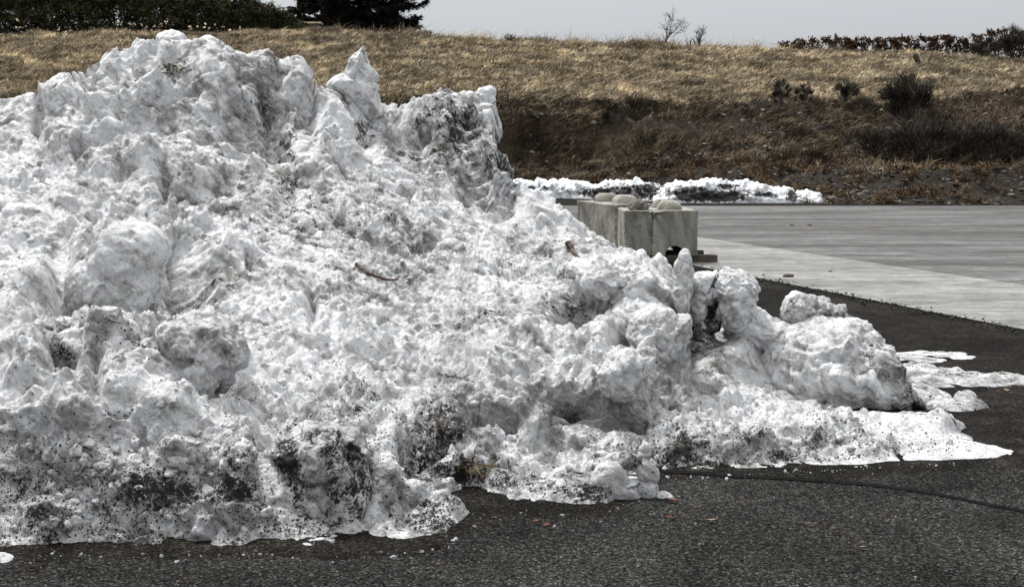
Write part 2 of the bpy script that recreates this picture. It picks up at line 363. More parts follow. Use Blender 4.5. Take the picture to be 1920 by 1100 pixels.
# ------------------------------------------------------------------ the big snow pile
# columns of the photograph turned into front-to-back sections: px -> [(py, distance)] from foot to crest
PROF = {
-400:[(900,5.9),(760,6.2),(660,6.7),(600,7.4),(520,8.6),(420,10.2),(320,11.2),(260,12)],
-60:[(900,5.73),(760,5.93),(650,6.5),(620,6.9),(600,7.3),(560,8.0),(470,9.0),(400,10),(300,11.2),(230,12),(185,12.5)],
100:[(900,5.73),(760,5.93),(660,6.4),(618,6.8),(600,7.5),(540,8.2),(460,9),(380,9.8),(280,10.8),(200,11.8),(145,12.4)],
160:[(900,5.73),(760,5.93),(670,6.4),(600,6.8),(590,7.2),(540,8.2),(440,9.1),(350,10),(250,10.8),(180,11.5),(120,12.2)],
220:[(900,5.73),(760,5.97),(670,6.4),(590,6.8),(592,7.3),(540,8.3),(420,9.2),(310,10.3),(235,10.7),(130,11.6),(88,12.3)],
320:[(900,5.73),(760,6.0),(680,6.5),(630,6.9),(600,7.4),(550,8.1),(480,8.8),(400,9.5),(310,10.4),(220,11.2),(120,11.8),(68,12.3)],
430:[(900,5.73),(780,5.98),(740,6.5),(700,7.0),(650,7.6),(600,8.2),(520,9),(420,9.8),(330,10.6),(250,11.1),(130,11.7),(82,12.2)],
520:[(900,5.85),(800,6.15),(760,6.6),(700,7.3),(640,8),(560,8.9),(470,9.6),(370,10.4),(290,11),(215,11.4),(125,12.0)],
600:[(980,5.75),(880,5.95),(810,6.2),(775,6.5),(740,6.9),(680,7.6),(610,8.4),(530,9.1),(440,9.9),(340,10.7),(250,11.5),(165,12.4)],
690:[(950,5.87),(870,6.0),(820,6.25),(780,6.6),(730,7.1),(670,7.8),(600,8.6),(520,9.3),(430,10.1),(340,10.9),(260,11.7),(200,12.8)],
780:[(960,5.95),(900,6.15),(850,6.4),(790,6.8),(740,7.2),(680,7.9),(610,8.7),(530,9.5),(450,10.2),(360,11),(290,12),(230,12.8),(185,13.5)],
850:[(930,6.2),(895,6.45),(850,6.6),(790,6.8),(740,7.1),(700,7.6),(640,8.4),(560,9.3),(470,10.2),(380,11.2),(310,12),(230,12.8),(170,13.5)],
900:[(930,6.3),(890,6.5),(850,6.7),(780,6.95),(720,7.3),(670,7.9),(610,8.8),(540,9.6),(460,10.4),(390,11.2),(330,12),(240,12.8),(178,13.4)],
945:[(915,6.33),(872,6.6),(845,6.8),(780,7.05),(715,7.3),(640,8.1),(595,8.6),(560,9.2),(480,10.2),(410,11.1),(350,11.9),(300,12.6),(275,13.0)],
980:[(905,6.35),(868,6.6),(835,6.9),(765,7.1),(690,7.4),(598,8.1),(592,8.7),(525,9.7),(455,10.6),(395,11.4),(347,12.2)],
1060:[(905,6.35),(872,6.65),(845,7.0),(790,7.2),(700,7.45),(640,7.9),(620,8.5),(555,9.2),(505,9.8),(455,10.6),(402,11.6)],
1130:[(895,6.35),(872,6.65),(845,7.0),(790,7.25),(705,7.5),(655,7.9),(605,8.5),(560,9),(520,9.5),(480,10.6),(445,11.6)],
1200:[(905,6.5),(885,6.7),(880,6.9),(810,7.1),(760,7.3),(700,7.6),(640,8.1),(600,8.6),(560,9.1),(510,9.7),(487,10.6)],
1260:[(832,7.02),(798,7.25),(765,7.6),(710,8.0),(660,8.3),(610,8.7),(560,9.1),(520,9.5),(505,9.8)],
1340:[(815,7.05),(792,7.35),(765,7.8),(725,8.2),(690,8.6),(650,9.1),(620,9.4),(600,9.7)],
1430:[(812,7.08),(792,7.4),(770,7.9),(735,8.4),(695,8.8),(660,9.3),(625,9.8)],
1520:[(815,7.12),(795,7.45),(775,8.1),(745,8.5),(700,8.8),(660,9.2),(640,9.6)],
1600:[(820,7.2),(800,7.45),(780,7.85),(760,8.4),(750,8.7),(750,9.2)],
1690:[(822,7.24),(803,7.5),(790,7.8),(793,8.2)],
1780:[(828,7.24),(812,7.45),(800,7.7),(812,8.0)],
1840:[(840,7.26),(828,7.4),(830,7.55)],
1890:[(852.5,7.2),(850,7.26),(850,7.3)],
2200:[(851,7.3),(850.5,7.4)]}
SIL = np.array([(-400,230),(-60,190),(20,184),(60,172),(110,138),(135,135),(160,142),(187,120),(200,100),(215,92),(243,93),(250,76),(258,72),(300,77),(345,76),(385,71),(400,70),(425,84),(450,98),(464,104),(480,96),(505,95),(515,106),(525,112),(545,107),(562,108),(575,120),(590,145),(600,160),(615,166),(645,172),(690,192),(715,196),(745,198),(760,193),(775,182),(800,178),(812,172),(828,166),(842,166),(855,175),(872,170),(880,176),(900,170),(922,171),(927,178),(930,200),(938,240),(946,275),(955,300),(957,325),(962,333),(985,350),(1005,356),(1030,368),(1060,390),(1085,413),(1110,432),(1140,450),(1165,462),(1200,480),(1240,497),(1260,505),(1340,600),(2300,820)], float)
NU = 1000
U = np.linspace((-420-960)/FPX, (2150-960)/FPX, NU)
ks = sorted(PROF)
KPX = np.array(ks, float)
ND = 900
DD = np.concatenate([np.linspace(5.0, 8.0, 420, endpoint=False), np.linspace(8, 19, ND-420)])
ZK = []
for k in ks:
    b = float(base_d(k)); ds = [b-.3, b]; zs = [-.12, -.005]
    for py, d in PROF[k]:
        p = pt(k, py, d); d = max(d, ds[-1]+.012); ds.append(d); zs.append(max(p[2], .0))
    top = zs[-1]; dl = ds[-1]
    g_ = min(1, .12+top/.35)
    ds += [dl+g_*(.25+.25*top), dl+g_*(.5+1.1*top), dl+g_*(.8+2.0*top), dl+g_*(1.1+3.0*top)]; zs += [top*.86, top*.45, 0.05*top-.02, -.3]
    ZK.append(np.interp(DD, ds, zs))
ZK = np.array(ZK)
PX = px_of(U)
j = np.clip(np.searchsorted(KPX, PX)-1, 0, len(KPX)-2); tt = ((PX-KPX[j])/(KPX[j+1]-KPX[j])).clip(0, 1)
tt = tt*tt*(3-2*tt)*.6+tt*.4
H = ZK[j]*(1-tt)[:, None]+ZK[j+1]*tt[:, None]
# break up the straight section lines with a sideways warp
XY = np.stack([U[:, None]*DD[None], np.broadcast_to(DD, H.shape), 0*H], -1)
wi = np.arange(NU)[:, None]+(16*fbm(XY*1.3, 3, 61))*(DD[None]/9)**-.5*ss(12.3, 11, DD[None])
w0 = np.clip(np.floor(wi).astype(int), 0, NU-2); wf = np.clip(wi-w0, 0, 1); jj = np.arange(ND)[None]
H = H[w0, jj]*(1-wf)+H[w0+1, jj]*wf
# foot of the pile follows the traced line with a ragged edge
bu = base_d(PX); X0 = U*bu
bu = bu+.05*fbm(np.stack([X0*4, bu*4, 0*X0], -1), 4, 3)+.10*(voro(np.stack([X0*6, bu*2, 0*X0], -1), 4)[0]-.5)-.10+.03*fbm(np.stack([X0*26, bu*4, 0*X0], -1), 3, 4)
rampz = .42*np.sqrt(np.clip((DD[None]-bu[:, None])/.16, 0, 100))-.0
rampz = np.where(DD[None] < bu[:, None], -.12, rampz)
# low right-hand tongues: gentler foot
tl = ss(1450, 1850, PX)[:, None]; rampz = rampz*(1-tl)+np.where(DD[None] < bu[:, None], -.12, .10*np.sqrt(np.clip((DD[None]-bu[:, None])/.07, 0, 100)))*tl
H = np.minimum(H, rampz)
# crest follows the traced skyline
P3 = np.stack([U[:, None]*DD[None], np.broadcast_to(DD, H.shape), H], -1)
_, PYH = proj(P3)
back = DD[None] > 8.9
cur = np.where(back, PYH, 1e9).min(1); want = lerp(SIL[:, 0], SIL[:, 1], PX)
el = (EYE+.0)                                            # crest height needed at the crest's own distance
jm = np.where(back, PYH, 1e9).argmin(1); dm = DD[jm]; zm = H[np.arange(NU), jm]
zt = np.array([pt(a, b_, c)[2] for a, b_, c in zip(PX, want, dm)])
tw = ss(1225, 1140, PX); f = 1+(zt/np.maximum(zm, .05)-1)*tw
def sm1(a, n):
    k = np.hanning(n+2)[1:-1]; k /= k.sum(); return np.convolve(np.pad(a, n//2, 'edge'), k, 'valid')
f = sm1(f, 5); dms = sm1(dm, 61)
fac = 1+(f[:, None]-1)*ss(-1.9, -.35, DD[None]-dms[:, None])
H = H*np.where(H > 0, fac, 1)
# right end face of the rear mound is a cliff: keep the slope smooth in x elsewhere
def smooth1(a, n, ax):
    k = np.hanning(n+2)[1:-1]; k /= k.sum(); return np.apply_along_axis(lambda r: np.convolve(np.pad(r, n//2, 'edge'), k, 'valid'), ax, a)
H = smooth1(H, 5, 1); H = smooth1(H, 5, 0)
# resample every section by length so steep faces get as many rows as flat ones
M = 820
Pm = np.zeros((NU, M, 3))
for i in range(NU):
    s = np.sqrt(np.diff(DD)**2+(1.3*np.diff(H[i]))**2)/DD[:-1]**1.0
    s = np.where(DD[:-1] > dms[i]+.8, s*.3, s); s = np.where(DD[:-1] < bu[i]-.1, s*.05, s)
    c = np.concatenate([[0], np.cumsum(s)]); q = np.linspace(0, c[-1], M)
    d = np.interp(q, c, DD); Pm[i, :, 1] = d; Pm[i, :, 2] = np.interp(d, DD, H[i]); Pm[i, :, 0] = U[i]*d

# hand-placed swellings (+) and hollows (-): px, py, rx, ry (pixels), metres along the normal
BUMPS = [
(130,165,40,30,.10),(205,110,26,24,.10),(325,85,45,22,.08),(385,90,45,30,.10),(492,125,26,42,.14),(555,130,28,35,.10),
(190,190,40,60,.14),(95,150,30,22,.08),(250,130,24,20,-.08),(290,140,40,25,.07),(395,150,70,60,.10),(445,230,26,60,-.10),(500,205,22,70,-.24),(470,170,18,40,.08),
(60,215,30,30,-.08),(100,235,40,30,.09),(140,272,12,14,-.32),(150,250,30,14,.08),(215,305,50,20,.08),(225,310,18,18,-.10),(275,290,40,40,.12),(310,330,14,30,-.10),
(350,300,60,40,.06),(400,345,70,18,-.09),(545,340,25,40,-.10),(600,260,50,60,.09),(640,230,30,40,.09),(560,250,36,40,-.10),
(700,240,22,40,-.14),(760,225,40,40,.08),(790,260,30,20,-.08),(830,215,40,40,.08),(905,200,26,40,.12),(870,240,24,30,-.14),(935,300,26,50,.14),(895,330,26,40,-.14),(815,300,40,14,-.10),(860,330,50,20,.06),
(780,420,14,60,-.05),(820,430,16,10,-.10),(770,450,60,14,-.05),(1000,400,50,30,.07),(940,370,40,40,-.08),(1010,450,70,22,-.06),(980,495,70,14,-.06),
(430,470,50,30,.10),(338,485,28,60,-.34),(110,520,24,60,-.22),(350,522,60,24,-.32),(420,520,60,22,.10),(390,545,50,10,-.10),(585,560,10,40,-.10),(530,540,50,45,.10),(640,590,50,22,.06),
(60,542,32,14,-.30),(80,520,50,18,.10),(30,580,40,30,.10),(160,460,30,30,.06),(40,420,60,30,.06),
(120,655,28,26,-.22),(200,620,70,30,.10),(60,680,60,45,.12),(180,700,12,50,-.08),(330,650,10,24,-.05),(250,700,70,50,.10),(220,765,16,10,-.12),(110,760,60,40,.07),(330,750,50,30,.07),(480,740,70,36,.06),
(470,690,44,30,-.22),(560,690,50,26,.10),(640,720,60,22,.07),(690,640,60,16,.06),(520,640,50,20,.07),(760,640,12,26,.06),
(150,850,50,40,.06),(230,900,60,40,.07),(330,830,40,30,.07),(450,850,40,50,.06),(508,800,22,40,-.07),(90,950,60,30,.06),(400,950,60,30,.06),(505,890,24,50,-.05),(380,880,18,30,-.06),
(740,815,30,30,.09),(800,850,44,50,-.20),(720,900,30,70,.07),(780,930,50,60,.06),(840,960,40,30,.05),(880,912,22,24,-.10),(850,850,30,20,.07),
(900,760,90,40,.10),(935,775,55,12,-.22),(1010,775,30,40,.08),(1040,740,8,60,-.06),(1085,745,30,14,-.30),(1170,700,40,40,.12),(1190,775,40,14,-.34),(1130,740,30,30,-.05),
(990,610,40,26,.08),(1070,640,80,30,.08),(1130,620,40,22,.06),(910,600,26,22,.07),(860,640,60,20,.05),(960,660,50,20,.05),
(1100,520,30,14,.08),(1090,560,50,26,-.32),(1170,520,70,40,.14),(1180,486,30,10,.0),(1240,510,30,16,.0),(1210,560,60,30,.06),(1150,600,30,16,.05),(1170,632,22,10,-.18),
(1240,640,40,50,.14),(1312,640,16,50,-.26),(1350,670,70,24,.06),(1430,605,20,12,-.14),(1400,670,40,22,.10),(1300,690,60,40,.05),(1480,660,60,22,.05),
(960,900,50,30,.05),(1060,905,60,25,.05),(1140,885,30,34,.09),(900,930,40,14,-.07),
(1280,800,60,18,.04),(1360,830,26,20,.04),(1430,810,36,20,.04),(1540,800,30,22,.05),(1600,790,40,14,.04),(1700,800,50,14,.04),(1760,800,26,14,.07),(1690,840,10,16,-.05)]
DIRT_SHADE = [(1720,835,150,30,.42),(330,500,30,60,.55),(1262,862,36,30,1.2),(1225,850,30,40,.8),(300,915,400,90,.66),(60,900,140,100,.6),(450,930,200,70,.6),(1350,840,300,50,.45),(700,880,160,130,.42),(850,260,120,110,.45),(600,400,340,130,.28),(1000,460,160,60,.25),(1100,780,200,90,.25),(480,210,60,100,.3),  # grit spots; those in hollows, as right of the boulder, also paint in shade
  (40,1005,120,26,.75),(200,1012,120,20,.7),(340,1012,120,20,.75),(480,1010,90,20,.75),(600,1012,60,14,.7),(980,944,80,14,.7),(1120,944,90,14,.8),(1560,860,120,10,.5),
  # px, py, rx, ry, strength
(300,915,140,62,1.05),(440,905,80,75,1.0),(90,840,80,40,.5),(60,965,90,50,.75),(220,985,170,40,.7),(165,850,60,45,.6),(560,860,36,100,1.0),(600,930,50,70,1.15),(590,820,60,50,.8),
(820,820,60,95,1.05),(880,870,60,40,1.1),(870,790,40,50,.7),(760,790,50,30,.6),(680,750,70,36,.55),(1280,835,60,45,.95),(1400,805,55,45,.85),(1550,805,60,34,.65),(1600,830,50,36,.6),  # spots in the recess also paint the shade beneath its overhang
(1210,875,50,40,.95),(1330,862,80,22,1.0),(1480,850,60,24,.7),(1080,742,50,16,.7),(860,235,60,90,.62),(930,290,34,60,.55),(815,305,60,34,.5),(500,180,26,70,.66),(530,255,60,36,.5),(400,345,80,32,.4),
(545,345,50,60,.5),(700,225,40,30,.55),(780,440,80,40,.4),(1650,740,50,50,.8),(1700,745,40,30,.95),(430,660,50,60,.5),(250,650,70,50,.45),(120,640,34,30,.7),(950,890,70,34,.8),(1100,925,90,26,.75),(900,930,40,20,1.0),
(920,590,30,20,.6),(1540,575,50,20,.7),(1090,555,50,30,.6),(380,522,60,24,.6),(60,550,50,20,.3),(1060,490,60,30,.35),(460,730,60,40,.45),(520,970,160,40,.7),(1180,700,60,70,.3),(1330,640,40,60,.5),(220,520,70,60,.3),
(300,345,120,30,.3),(980,500,80,24,.35),(220,765,20,12,.8),(100,680,40,20,.2),(880,560,90,30,.2),(1150,845,60,30,.6),(740,920,24,60,.3),(1680,840,16,24,.8),(1330,790,34,16,.7),(1200,840,60,40,.5)]
GREY = [(300,900,340,130,.9),(640,900,140,140,.8),(200,640,160,70,.55),(420,660,70,80,.5),(840,800,110,120,.9),(1100,760,240,80,.55),(1400,830,260,60,.6),(860,240,100,110,.8),(500,200,80,130,.75),(430,330,260,90,.6),(700,420,200,120,.6),
(220,510,90,100,.45),(380,520,90,40,.7),(1060,470,120,60,.6),(1640,700,70,90,.6),(1540,575,80,30,.7),(1090,550,60,40,.6),(1020,640,180,60,.4),(640,780,180,70,.6),(90,230,90,80,.35),(380,150,90,90,.35),(1340,650,70,90,.5),(1100,920,160,40,.5),(200,180,60,60,.3),(900,600,80,40,.4),(780,300,100,80,.5)]
def front_depth(px, py):
    """distance of the nearest pile surface seen at a pixel"""
    m = (abs(PXm-px) < 5) & (abs(PYm-py) < 5)
    return float(Pm[..., 1][m].min()) if m.any() else None
Pm0 = Pm
PXm, PYm = proj(Pm)
Nm = gridnormals(Pm); Nm[Nm[..., 2] < 0] *= -1
def field(lst, P, PXa, PYa, comb='max'):
    out = np.zeros(P.shape[:-1])
    for (x, y, rx, ry, a) in lst:
        d0 = front_depth(x, y)
        if d0 is None: continue
        wd = .35+2.2*max(rx, ry)/FPX*d0*1.6
        r = ((PXa-x)/rx)**2+((PYa-y)/ry)**2
        near = r < 9
        if not near.any(): continue
        g = np.exp(-r[near]*1.1)*np.exp(-((P[..., 1][near]-d0)/wd)**2)*a
        if comb == 'max': out[near] = np.maximum(out[near], g)
        else: out[near] += g
    return out
bsum = field(BUMPS, Pm, PXm, PYm, 'sum')
dirt_shade0 = field(DIRT_SHADE, Pm, PXm, PYm)**.6; dirt_shade0 = np.maximum(dirt_shade0, .85*np.exp(-(Pm[..., 2]/.07)**2)*ss(1500, 1250, PXm)*(Pm[..., 1] < 7.2)*np.clip(.75+fbm(Pm*3, 2, 92), 0, 1)); grey0 = np.clip(field(GREY, Pm, PXm, PYm)**.8+.12+.35*fbm(Pm*.9, 3, 91), 0, 1)

def snow_relief(P, a=1.0):
    """lumpy thawed-and-refrozen relief in metres (world space)"""
    Wp = P+.10*np.stack([perlin(P*2.1, 1), perlin(P*2.1, 2), perlin(P*2.1, 3)], -1)
    rough = ss(-.22, .28, perlin(P*.9, 21))*.85+.25
    calm = 1-.88*ss(7.8, 8.8, P[..., 1])*ss(-2.1, -1.4, P[..., 0])*ss(11.8, 10.9, P[..., 1])
    b1 = .42-np.abs(perlin(Wp*1.9, 5))*1.6
    f1, e1_ = voro(Wp*3.1, 8); l1 = .45-f1
    f2, e2_ = voro(Wp*7.5+.5*perlin(Wp*5, 2)[..., None], 9); l2 = .45-f2
    f3, e3_ = voro(Wp*18+.5*perlin(Wp*9, 4)[..., None], 10); l3 = .45-f3
    b2 = .3-np.abs(perlin(Wp*6, 6))*1.5
    b3 = .3-np.abs(perlin(Wp*13, 7))*1.4
    pits = ss(.34, .52, perlin(Wp*4.2, 17))*.5+ss(.30, .5, perlin(Wp*9.5, 18))*.25
    h = -.07*b1*calm+.15*l1*rough*calm+.085*l2*rough*(.15+.85*calm)+.034*l3*rough+.05*(-b2)*rough*(.3+.7*calm)+.028*(-b3)*(rough+.2)*(.5+.5*calm)+.010*fbm(P*36, 3, 12)-.09*pits
    h = h+.06*perlin(P*1.2, 31)-.035
    return h*a
near_a = .72+.5*ss(7.0, 11.5, Pm[..., 1])
amp = near_a*ss(-.03, .05, Pm[..., 2])*(1-.6*ss(1400, 1750, PXm)-.28*ss(1740, 1820, PXm))*(1-.5*ss(960, 1040, PXm)*ss(9.8, 10.6, Pm[..., 1])*ss(1200,1120,PXm))
T1 = np.array([.74, -.52, -.42]); T1 /= np.linalg.norm(T1); T2 = np.cross(T1, [0, 0, 1.]); T2 /= np.linalg.norm(T2); T3 = np.cross(T1, T2)
def streaks(P, s0=30):
    Wp = P+.12*np.stack([perlin(P*1.6, 33), perlin(P*1.6, 34), perlin(P*1.6, 35)], -1)
    Q = np.stack([Wp@T1*1.5, Wp@T2*5.5, Wp@T3*5.5], -1); t = 0; a = 1
    for k in range(5): t = t+a*(perlin(Q*2.0**k, s0+k)); a *= .68
    return t
stk = streaks(Pm); slope_m = ss(8.3, 9.3, Pm[..., 1])*ss(-2.9, -1.6, Pm[..., 0])
# run-off flutes on the long rear slope, falling to the right
q = Pm*np.array([2.2, .7, 3.0]); fl = np.abs(perlin(np.stack([Pm[..., 0]*3.2+Pm[..., 2]*3.6, Pm[..., 1]*.8, Pm[..., 2]*.8-Pm[..., 0]*.8], -1), 15))
flm = ss(9.2, 10.5, Pm[..., 1])*ss(350, 560, PXm)
def crust(P):
    Wp = P+.05*np.stack([perlin(P*4.1, 51), perlin(P*4.1, 52), perlin(P*4.1, 53)], -1)
    k = .35+.9*ss(-.25, .3, perlin(P*1.7, 54))
    return k*1.35*(.055*(.42-voro(Wp*11, 55)[0])+.030*(.42-voro(Wp*23, 56)[0])-.030*(.25-np.abs(perlin(Wp*8, 57))*1.5)-.018*(.25-np.abs(perlin(Wp*19, 58))*1.5))
disp = .040*stk*(.2+.8*slope_m)+(snow_relief(Pm)+crust(Pm)*ss(10.5, 7.5, Pm[..., 1])*(1-.6*slope_m))*amp+.018*ss(1400, 1600, PXm)*ss(1890, 1860, PXm)-.03*ss(1895, 1915, PXm)+bsum*1.35+.09*(fl-.25)*flm
Pm = Pm+Nm*disp[..., None]
bl = (bu+.02*fbm(np.stack([X0*18, bu*3, 0*X0+3], -1), 3, 94))[:, None]; q_ = Pm[..., 1]-bl
Pm[..., 1] = np.where((q_ < .03) & (Pm0[..., 2] > -.02), bl+.03*np.exp((q_-.03)/.05), Pm[..., 1])
Pm[..., 2] = np.where(Pm0[..., 2] < -.02, np.minimum(Pm[..., 2], -.01), Pm[..., 2])
# bring the lumpy skyline back onto the traced one
a_, b_ = proj(Pm); W_ = (Pm[..., 1] > 8.9)
cb = np.clip(((a_-PX[0])/(PX[-1]-PX[0])*(NU-1)).round().astype(int), 0, NU-1)
mn = np.full(NU, 1e9); np.minimum.at(mn, cb[W_], b_[W_]); mn = np.where(mn > 1e8, np.interp(np.arange(NU), np.where(mn < 1e8)[0], mn[mn < 1e8]), mn)
err = sm1(mn-want, 7)*tw; dz = err*dms/FPX*.92
dzv = dz[cb]*ss(-1.5, -.2, Pm[..., 1]-dms[cb])
Pm[..., 2] = np.where(Pm0[..., 2] > .02, Pm[..., 2]+dzv, Pm[..., 2])
snow_pile = mesh_obj('snow_pile', Pm, gridfaces(NU, M), SNOW, True, attrs={'dirt': dirt_shade0+.16*slope_m+.12*np.clip(-stk-.2, 0, 1)*(.3+.7*slope_m), 'grey': grey0, 'streak': -stk*(.35+.65*slope_m)})
tag(snow_pile, 'huge dirty heap of ploughed snow filling the lot, grit-stained along its foot', 'snow pile')
PXm, PYm = proj(Pm)
def surf(px, py, tol=4):
    m = (abs(PXm-px) < tol) & (abs(PYm-py) < tol)
    if not m.any(): return gp(px, py)
    pts = Pm[m]; return pts[pts[:, 1].argmin()]

# ------------------------------------------------------------------ chunks of snow standing on / in the pile
def ico(n):
    bm = bmesh.new(); bmesh.ops.create_icosphere(bm, subdivisions=n, radius=1)
    V = np.array([v.co[:] for v in bm.verts]); F = np.array([[v.index for v in f.verts] for f in bm.faces]); bm.free(); return V, F
ICO = {}
def blob(out, d, th, lvl=6, amp=.6, lean=0.0, dirt=0.2, grey=.3, seed=0, power=.8):
    """chunk whose front outline is `out` (pixels at distance d), `th` metres deep; lean = metres of depth gained per metre of height"""
    if lvl not in ICO: ICO[lvl] = ico(lvl)
    V, F = ICO[lvl]
    O = np.array([pt(x, y, d) for x, y in out]); c = O.mean(0)
    ang = np.arctan2(O[:, 2]-c[2], O[:, 0]-c[0]); rad = np.hypot(O[:, 2]-c[2], O[:, 0]-c[0])
    o = np.argsort(ang); ang, rad = ang[o], rad[o]
    ang = np.concatenate([ang-2*math.pi, ang, ang+2*math.pi]); rad = np.tile(rad, 3)
    th_ = np.arctan2(V[:, 2], V[:, 0]); Rr = np.interp(th_, ang, rad)
    s = np.hypot(V[:, 0], V[:, 2])
    sp_ = s**.85
    P = np.stack([c[0]+np.cos(th_)*Rr*sp_, d+np.sign(V[:, 1])*np.abs(V[:, 1])**power*th*(.55+.45*np.minimum(1, Rr/rad.mean())), c[2]+np.sin(th_)*Rr*sp_], -1)
    P[:, 1] += (P[:, 2]-c[2])*lean
    # normals
    a, b, cc = P[F[:, 0]], P[F[:, 1]], P[F[:, 2]]; fn = np.cross(b-a, cc-a); Nn = np.zeros_like(P)
    for k in range(3): np.add.at(Nn, F[:, k], fn)
    Nn /= np.linalg.norm(Nn, axis=1, keepdims=True)+1e-12
    P = P+Nn*((snow_relief(P*1.5+seed*3.1)*.62+crust(P+seed)*.6+.022)*amp)[:, None]
    return P, F, dirt, grey
def chunk(name, label, blobs, group=None, floor=None):
    Vs, Fs, D, G = [], [], [], []; n = 0
    for P, F, d, g in blobs:
        Vs.append(P); Fs.append(F+n); n += len(P)
        zl = P[:, 2].min(); zh = P[:, 2].max(); tz = (P[:, 2]-zl)/(zh-zl)
        D.append(np.clip(d*(1+.8*fbm(P*3, 2, 40)), 0, 1.3)); G.append(np.clip(g*(1+.9*fbm(P*2.5, 2, 41)), 0, 1))
    o = mesh_obj(name, np.concatenate(Vs), np.concatenate(Fs), SNOW, True, attrs={'dirt': np.concatenate(D), 'grey': np.concatenate(G)})
    return tag(o, label, 'snow chunk', group) if label else o

G = 'snow chunks standing on the big pile'
chunk('snow_chunk', 'tall pointed spire of clean white snow rising from the saddle between the two summits', [
  blob([(683,84),(686,95),(690,118),(700,130),(706,155),(711,190),(716,215),(700,235),(665,225),(645,210),(640,190),(612,166),(622,150),(645,138),(652,120),(658,105),(672,95),(680,86)], 12.7, .28, 6, .42, dirt=.12, grey=.25, seed=1)], G)
chunk('snow_chunk', 'big upright grey snow boulder in the left middle of the pile', [
  blob([(205,418),(240,410),(275,418),(298,440),(310,465),(300,505),(296,560),(285,600),(255,610),(225,600),(185,590),(150,605),(128,590),(135,540),(142,500),(165,480),(185,450)], 7.5, .30, 6, .45, .12, .15, .38, 2, .5)], G)
chunk('snow_chunk', 'grey slab of snow with a rounded dirty right end on the front left ridge', [
  blob([(300,612),(350,605),(395,602),(425,605),(445,622),(458,645),(452,680),(430,705),(400,745),(372,740),(352,720),(345,690),(318,660),(305,640)], 6.58, .20, 6, .6, .1, .22, .42, 3, .5)], G)
chunk('snow_chunk', 'dirt-streaked leaning snow slab, the largest lump at the foot of the pile', [
  blob([(535,815),(560,792),(600,790),(640,800),(672,815),(695,850),(700,905),(690,950),(670,980),(640,1010),(590,985),(545,960),(520,935),(515,880),(520,840)], 5.98, .20, 6, .8, .2, .75, .8, 4, .6)], G)
chunk('snow_chunk', 'slender upright finger of snow in front of the concrete blocks', [
  blob([(1283,468),(1292,474),(1299,490),(1300,510),(1294,530),(1292,560),(1296,590),(1285,610),(1268,600),(1262,570),(1263,535),(1262,515),(1270,490),(1276,473)], 9.0, .10, 5, .40, 0, .25, .2, 5)], G)
chunk('snow_chunk', 'white snow block with an arch-like gap on its left, right of the slender finger', [
  blob([(1345,512),(1375,506),(1400,512),(1416,525),(1421,550),(1420,570),(1405,590),(1390,620),(1360,615),(1345,590),(1343,560),(1335,530)], 9.1, .22, 6, .5, 0, .15, .2, 6),
  blob([(1297,515),(1315,512),(1345,508),(1352,522),(1338,530),(1325,542),(1322,570),(1318,600),(1300,606),(1290,580),(1292,545)], 9.12, .12, 5, .4, 0, .1, .15, 7),
  blob([(1330,545),(1340,560),(1348,590),(1350,620),(1330,630),(1318,610),(1320,570)], 9.25, .12, 5, .5, 0, .7, .7, 8),
  blob([(1400,570),(1425,575),(1450,595),(1480,610),(1490,640),(1440,660),(1380,650),(1350,625),(1370,600)], 9.2, .28, 5, .6, 0, .15, .3, 9)], G)
chunk('snow_chunk', 'broad domed snow mass with a cracked dirty right flank at the right end', [
  blob([(1500,600),(1550,592),(1590,590),(1625,605),(1645,630),(1662,650),(1680,680),(1692,710),(1700,735),(1705,765),(1660,780),(1600,775),(1500,770),(1440,740),(1430,680),(1445,640),(1470,612)], 8.95, .55, 6, .85, .25, .25, .35, 10, .9),
  blob([(1630,650),(1660,655),(1690,700),(1712,738),(1738,752),(1715,768),(1660,776),(1630,740)], 8.6, .22, 6, .8, .1, .95, .9, 11)], G)
chunk('snow_chunk', 'knobby grey-topped lump perched on the domed mass', [
  blob([(1467,575),(1475,558),(1495,549),(1515,553),(1530,562),(1560,566),(1585,580),(1588,598),(1560,610),(1510,612),(1475,605),(1466,592)], 9.15, .22, 6, .6, 0, .55, .6, 12)], G)
chunk('snow_chunk', 'pointed white snow beak jutting right below the slender finger', [
  blob([(1180,600),(1210,580),(1250,575),(1270,590),(1296,586),(1299,605),(1288,635),(1270,660),(1235,670),(1200,655),(1178,630)], 8.3, .24, 6, .6, 0, .1, .25, 13)], G)
chunk('snow_chunk', 'gritty white snow stub with a small hole through it, at the front tongue tip', [
  blob([(1207,824),(1219,832),(1222,845),(1217,862),(1208,872),(1196,862),(1198,845),(1202,832)], 6.36, .035, 5, .16, 0, .3, .3, 14),
  blob([(1203,858),(1215,862),(1228,872),(1236,888),(1230,905),(1231,930),(1228,950),(1205,953),(1198,930),(1200,900),(1206,880),(1200,868)], 6.34, .05, 5, .16, 0, .5, .4, 15),
  blob([(1165,857),(1185,848),(1205,856),(1210,870),(1190,878),(1170,876),(1155,870)], 6.36, .04, 5, .16, 0, 1.0, .7, 16),
  blob([(1135,868),(1158,866),(1172,882),(1178,898),(1190,905),(1204,900),(1206,940),(1190,952),(1140,952),(1110,940),(1112,890)], 6.36, .09, 5, .16, 0, .35, .4, 17)], G)
chunk('snow_chunk', 'small white bead of snow beside an orange leaf on the asphalt', [
  blob([(1232,926),(1240,921),(1254,924),(1264,933),(1262,940),(1245,944),(1232,941)], 6.32, .035, 4, .15, 0, .1, .3, 18)], G)
chunk('snow_chunk', 'rounded white snow ball set in the dirty hollow of the front face', [
  blob([(706,800),(725,792),(745,792),(758,806),(760,825),(752,840),(735,846),(712,838),(704,820)], 6.42, .10, 5, .4, 0, .05, .15, 19)], G)
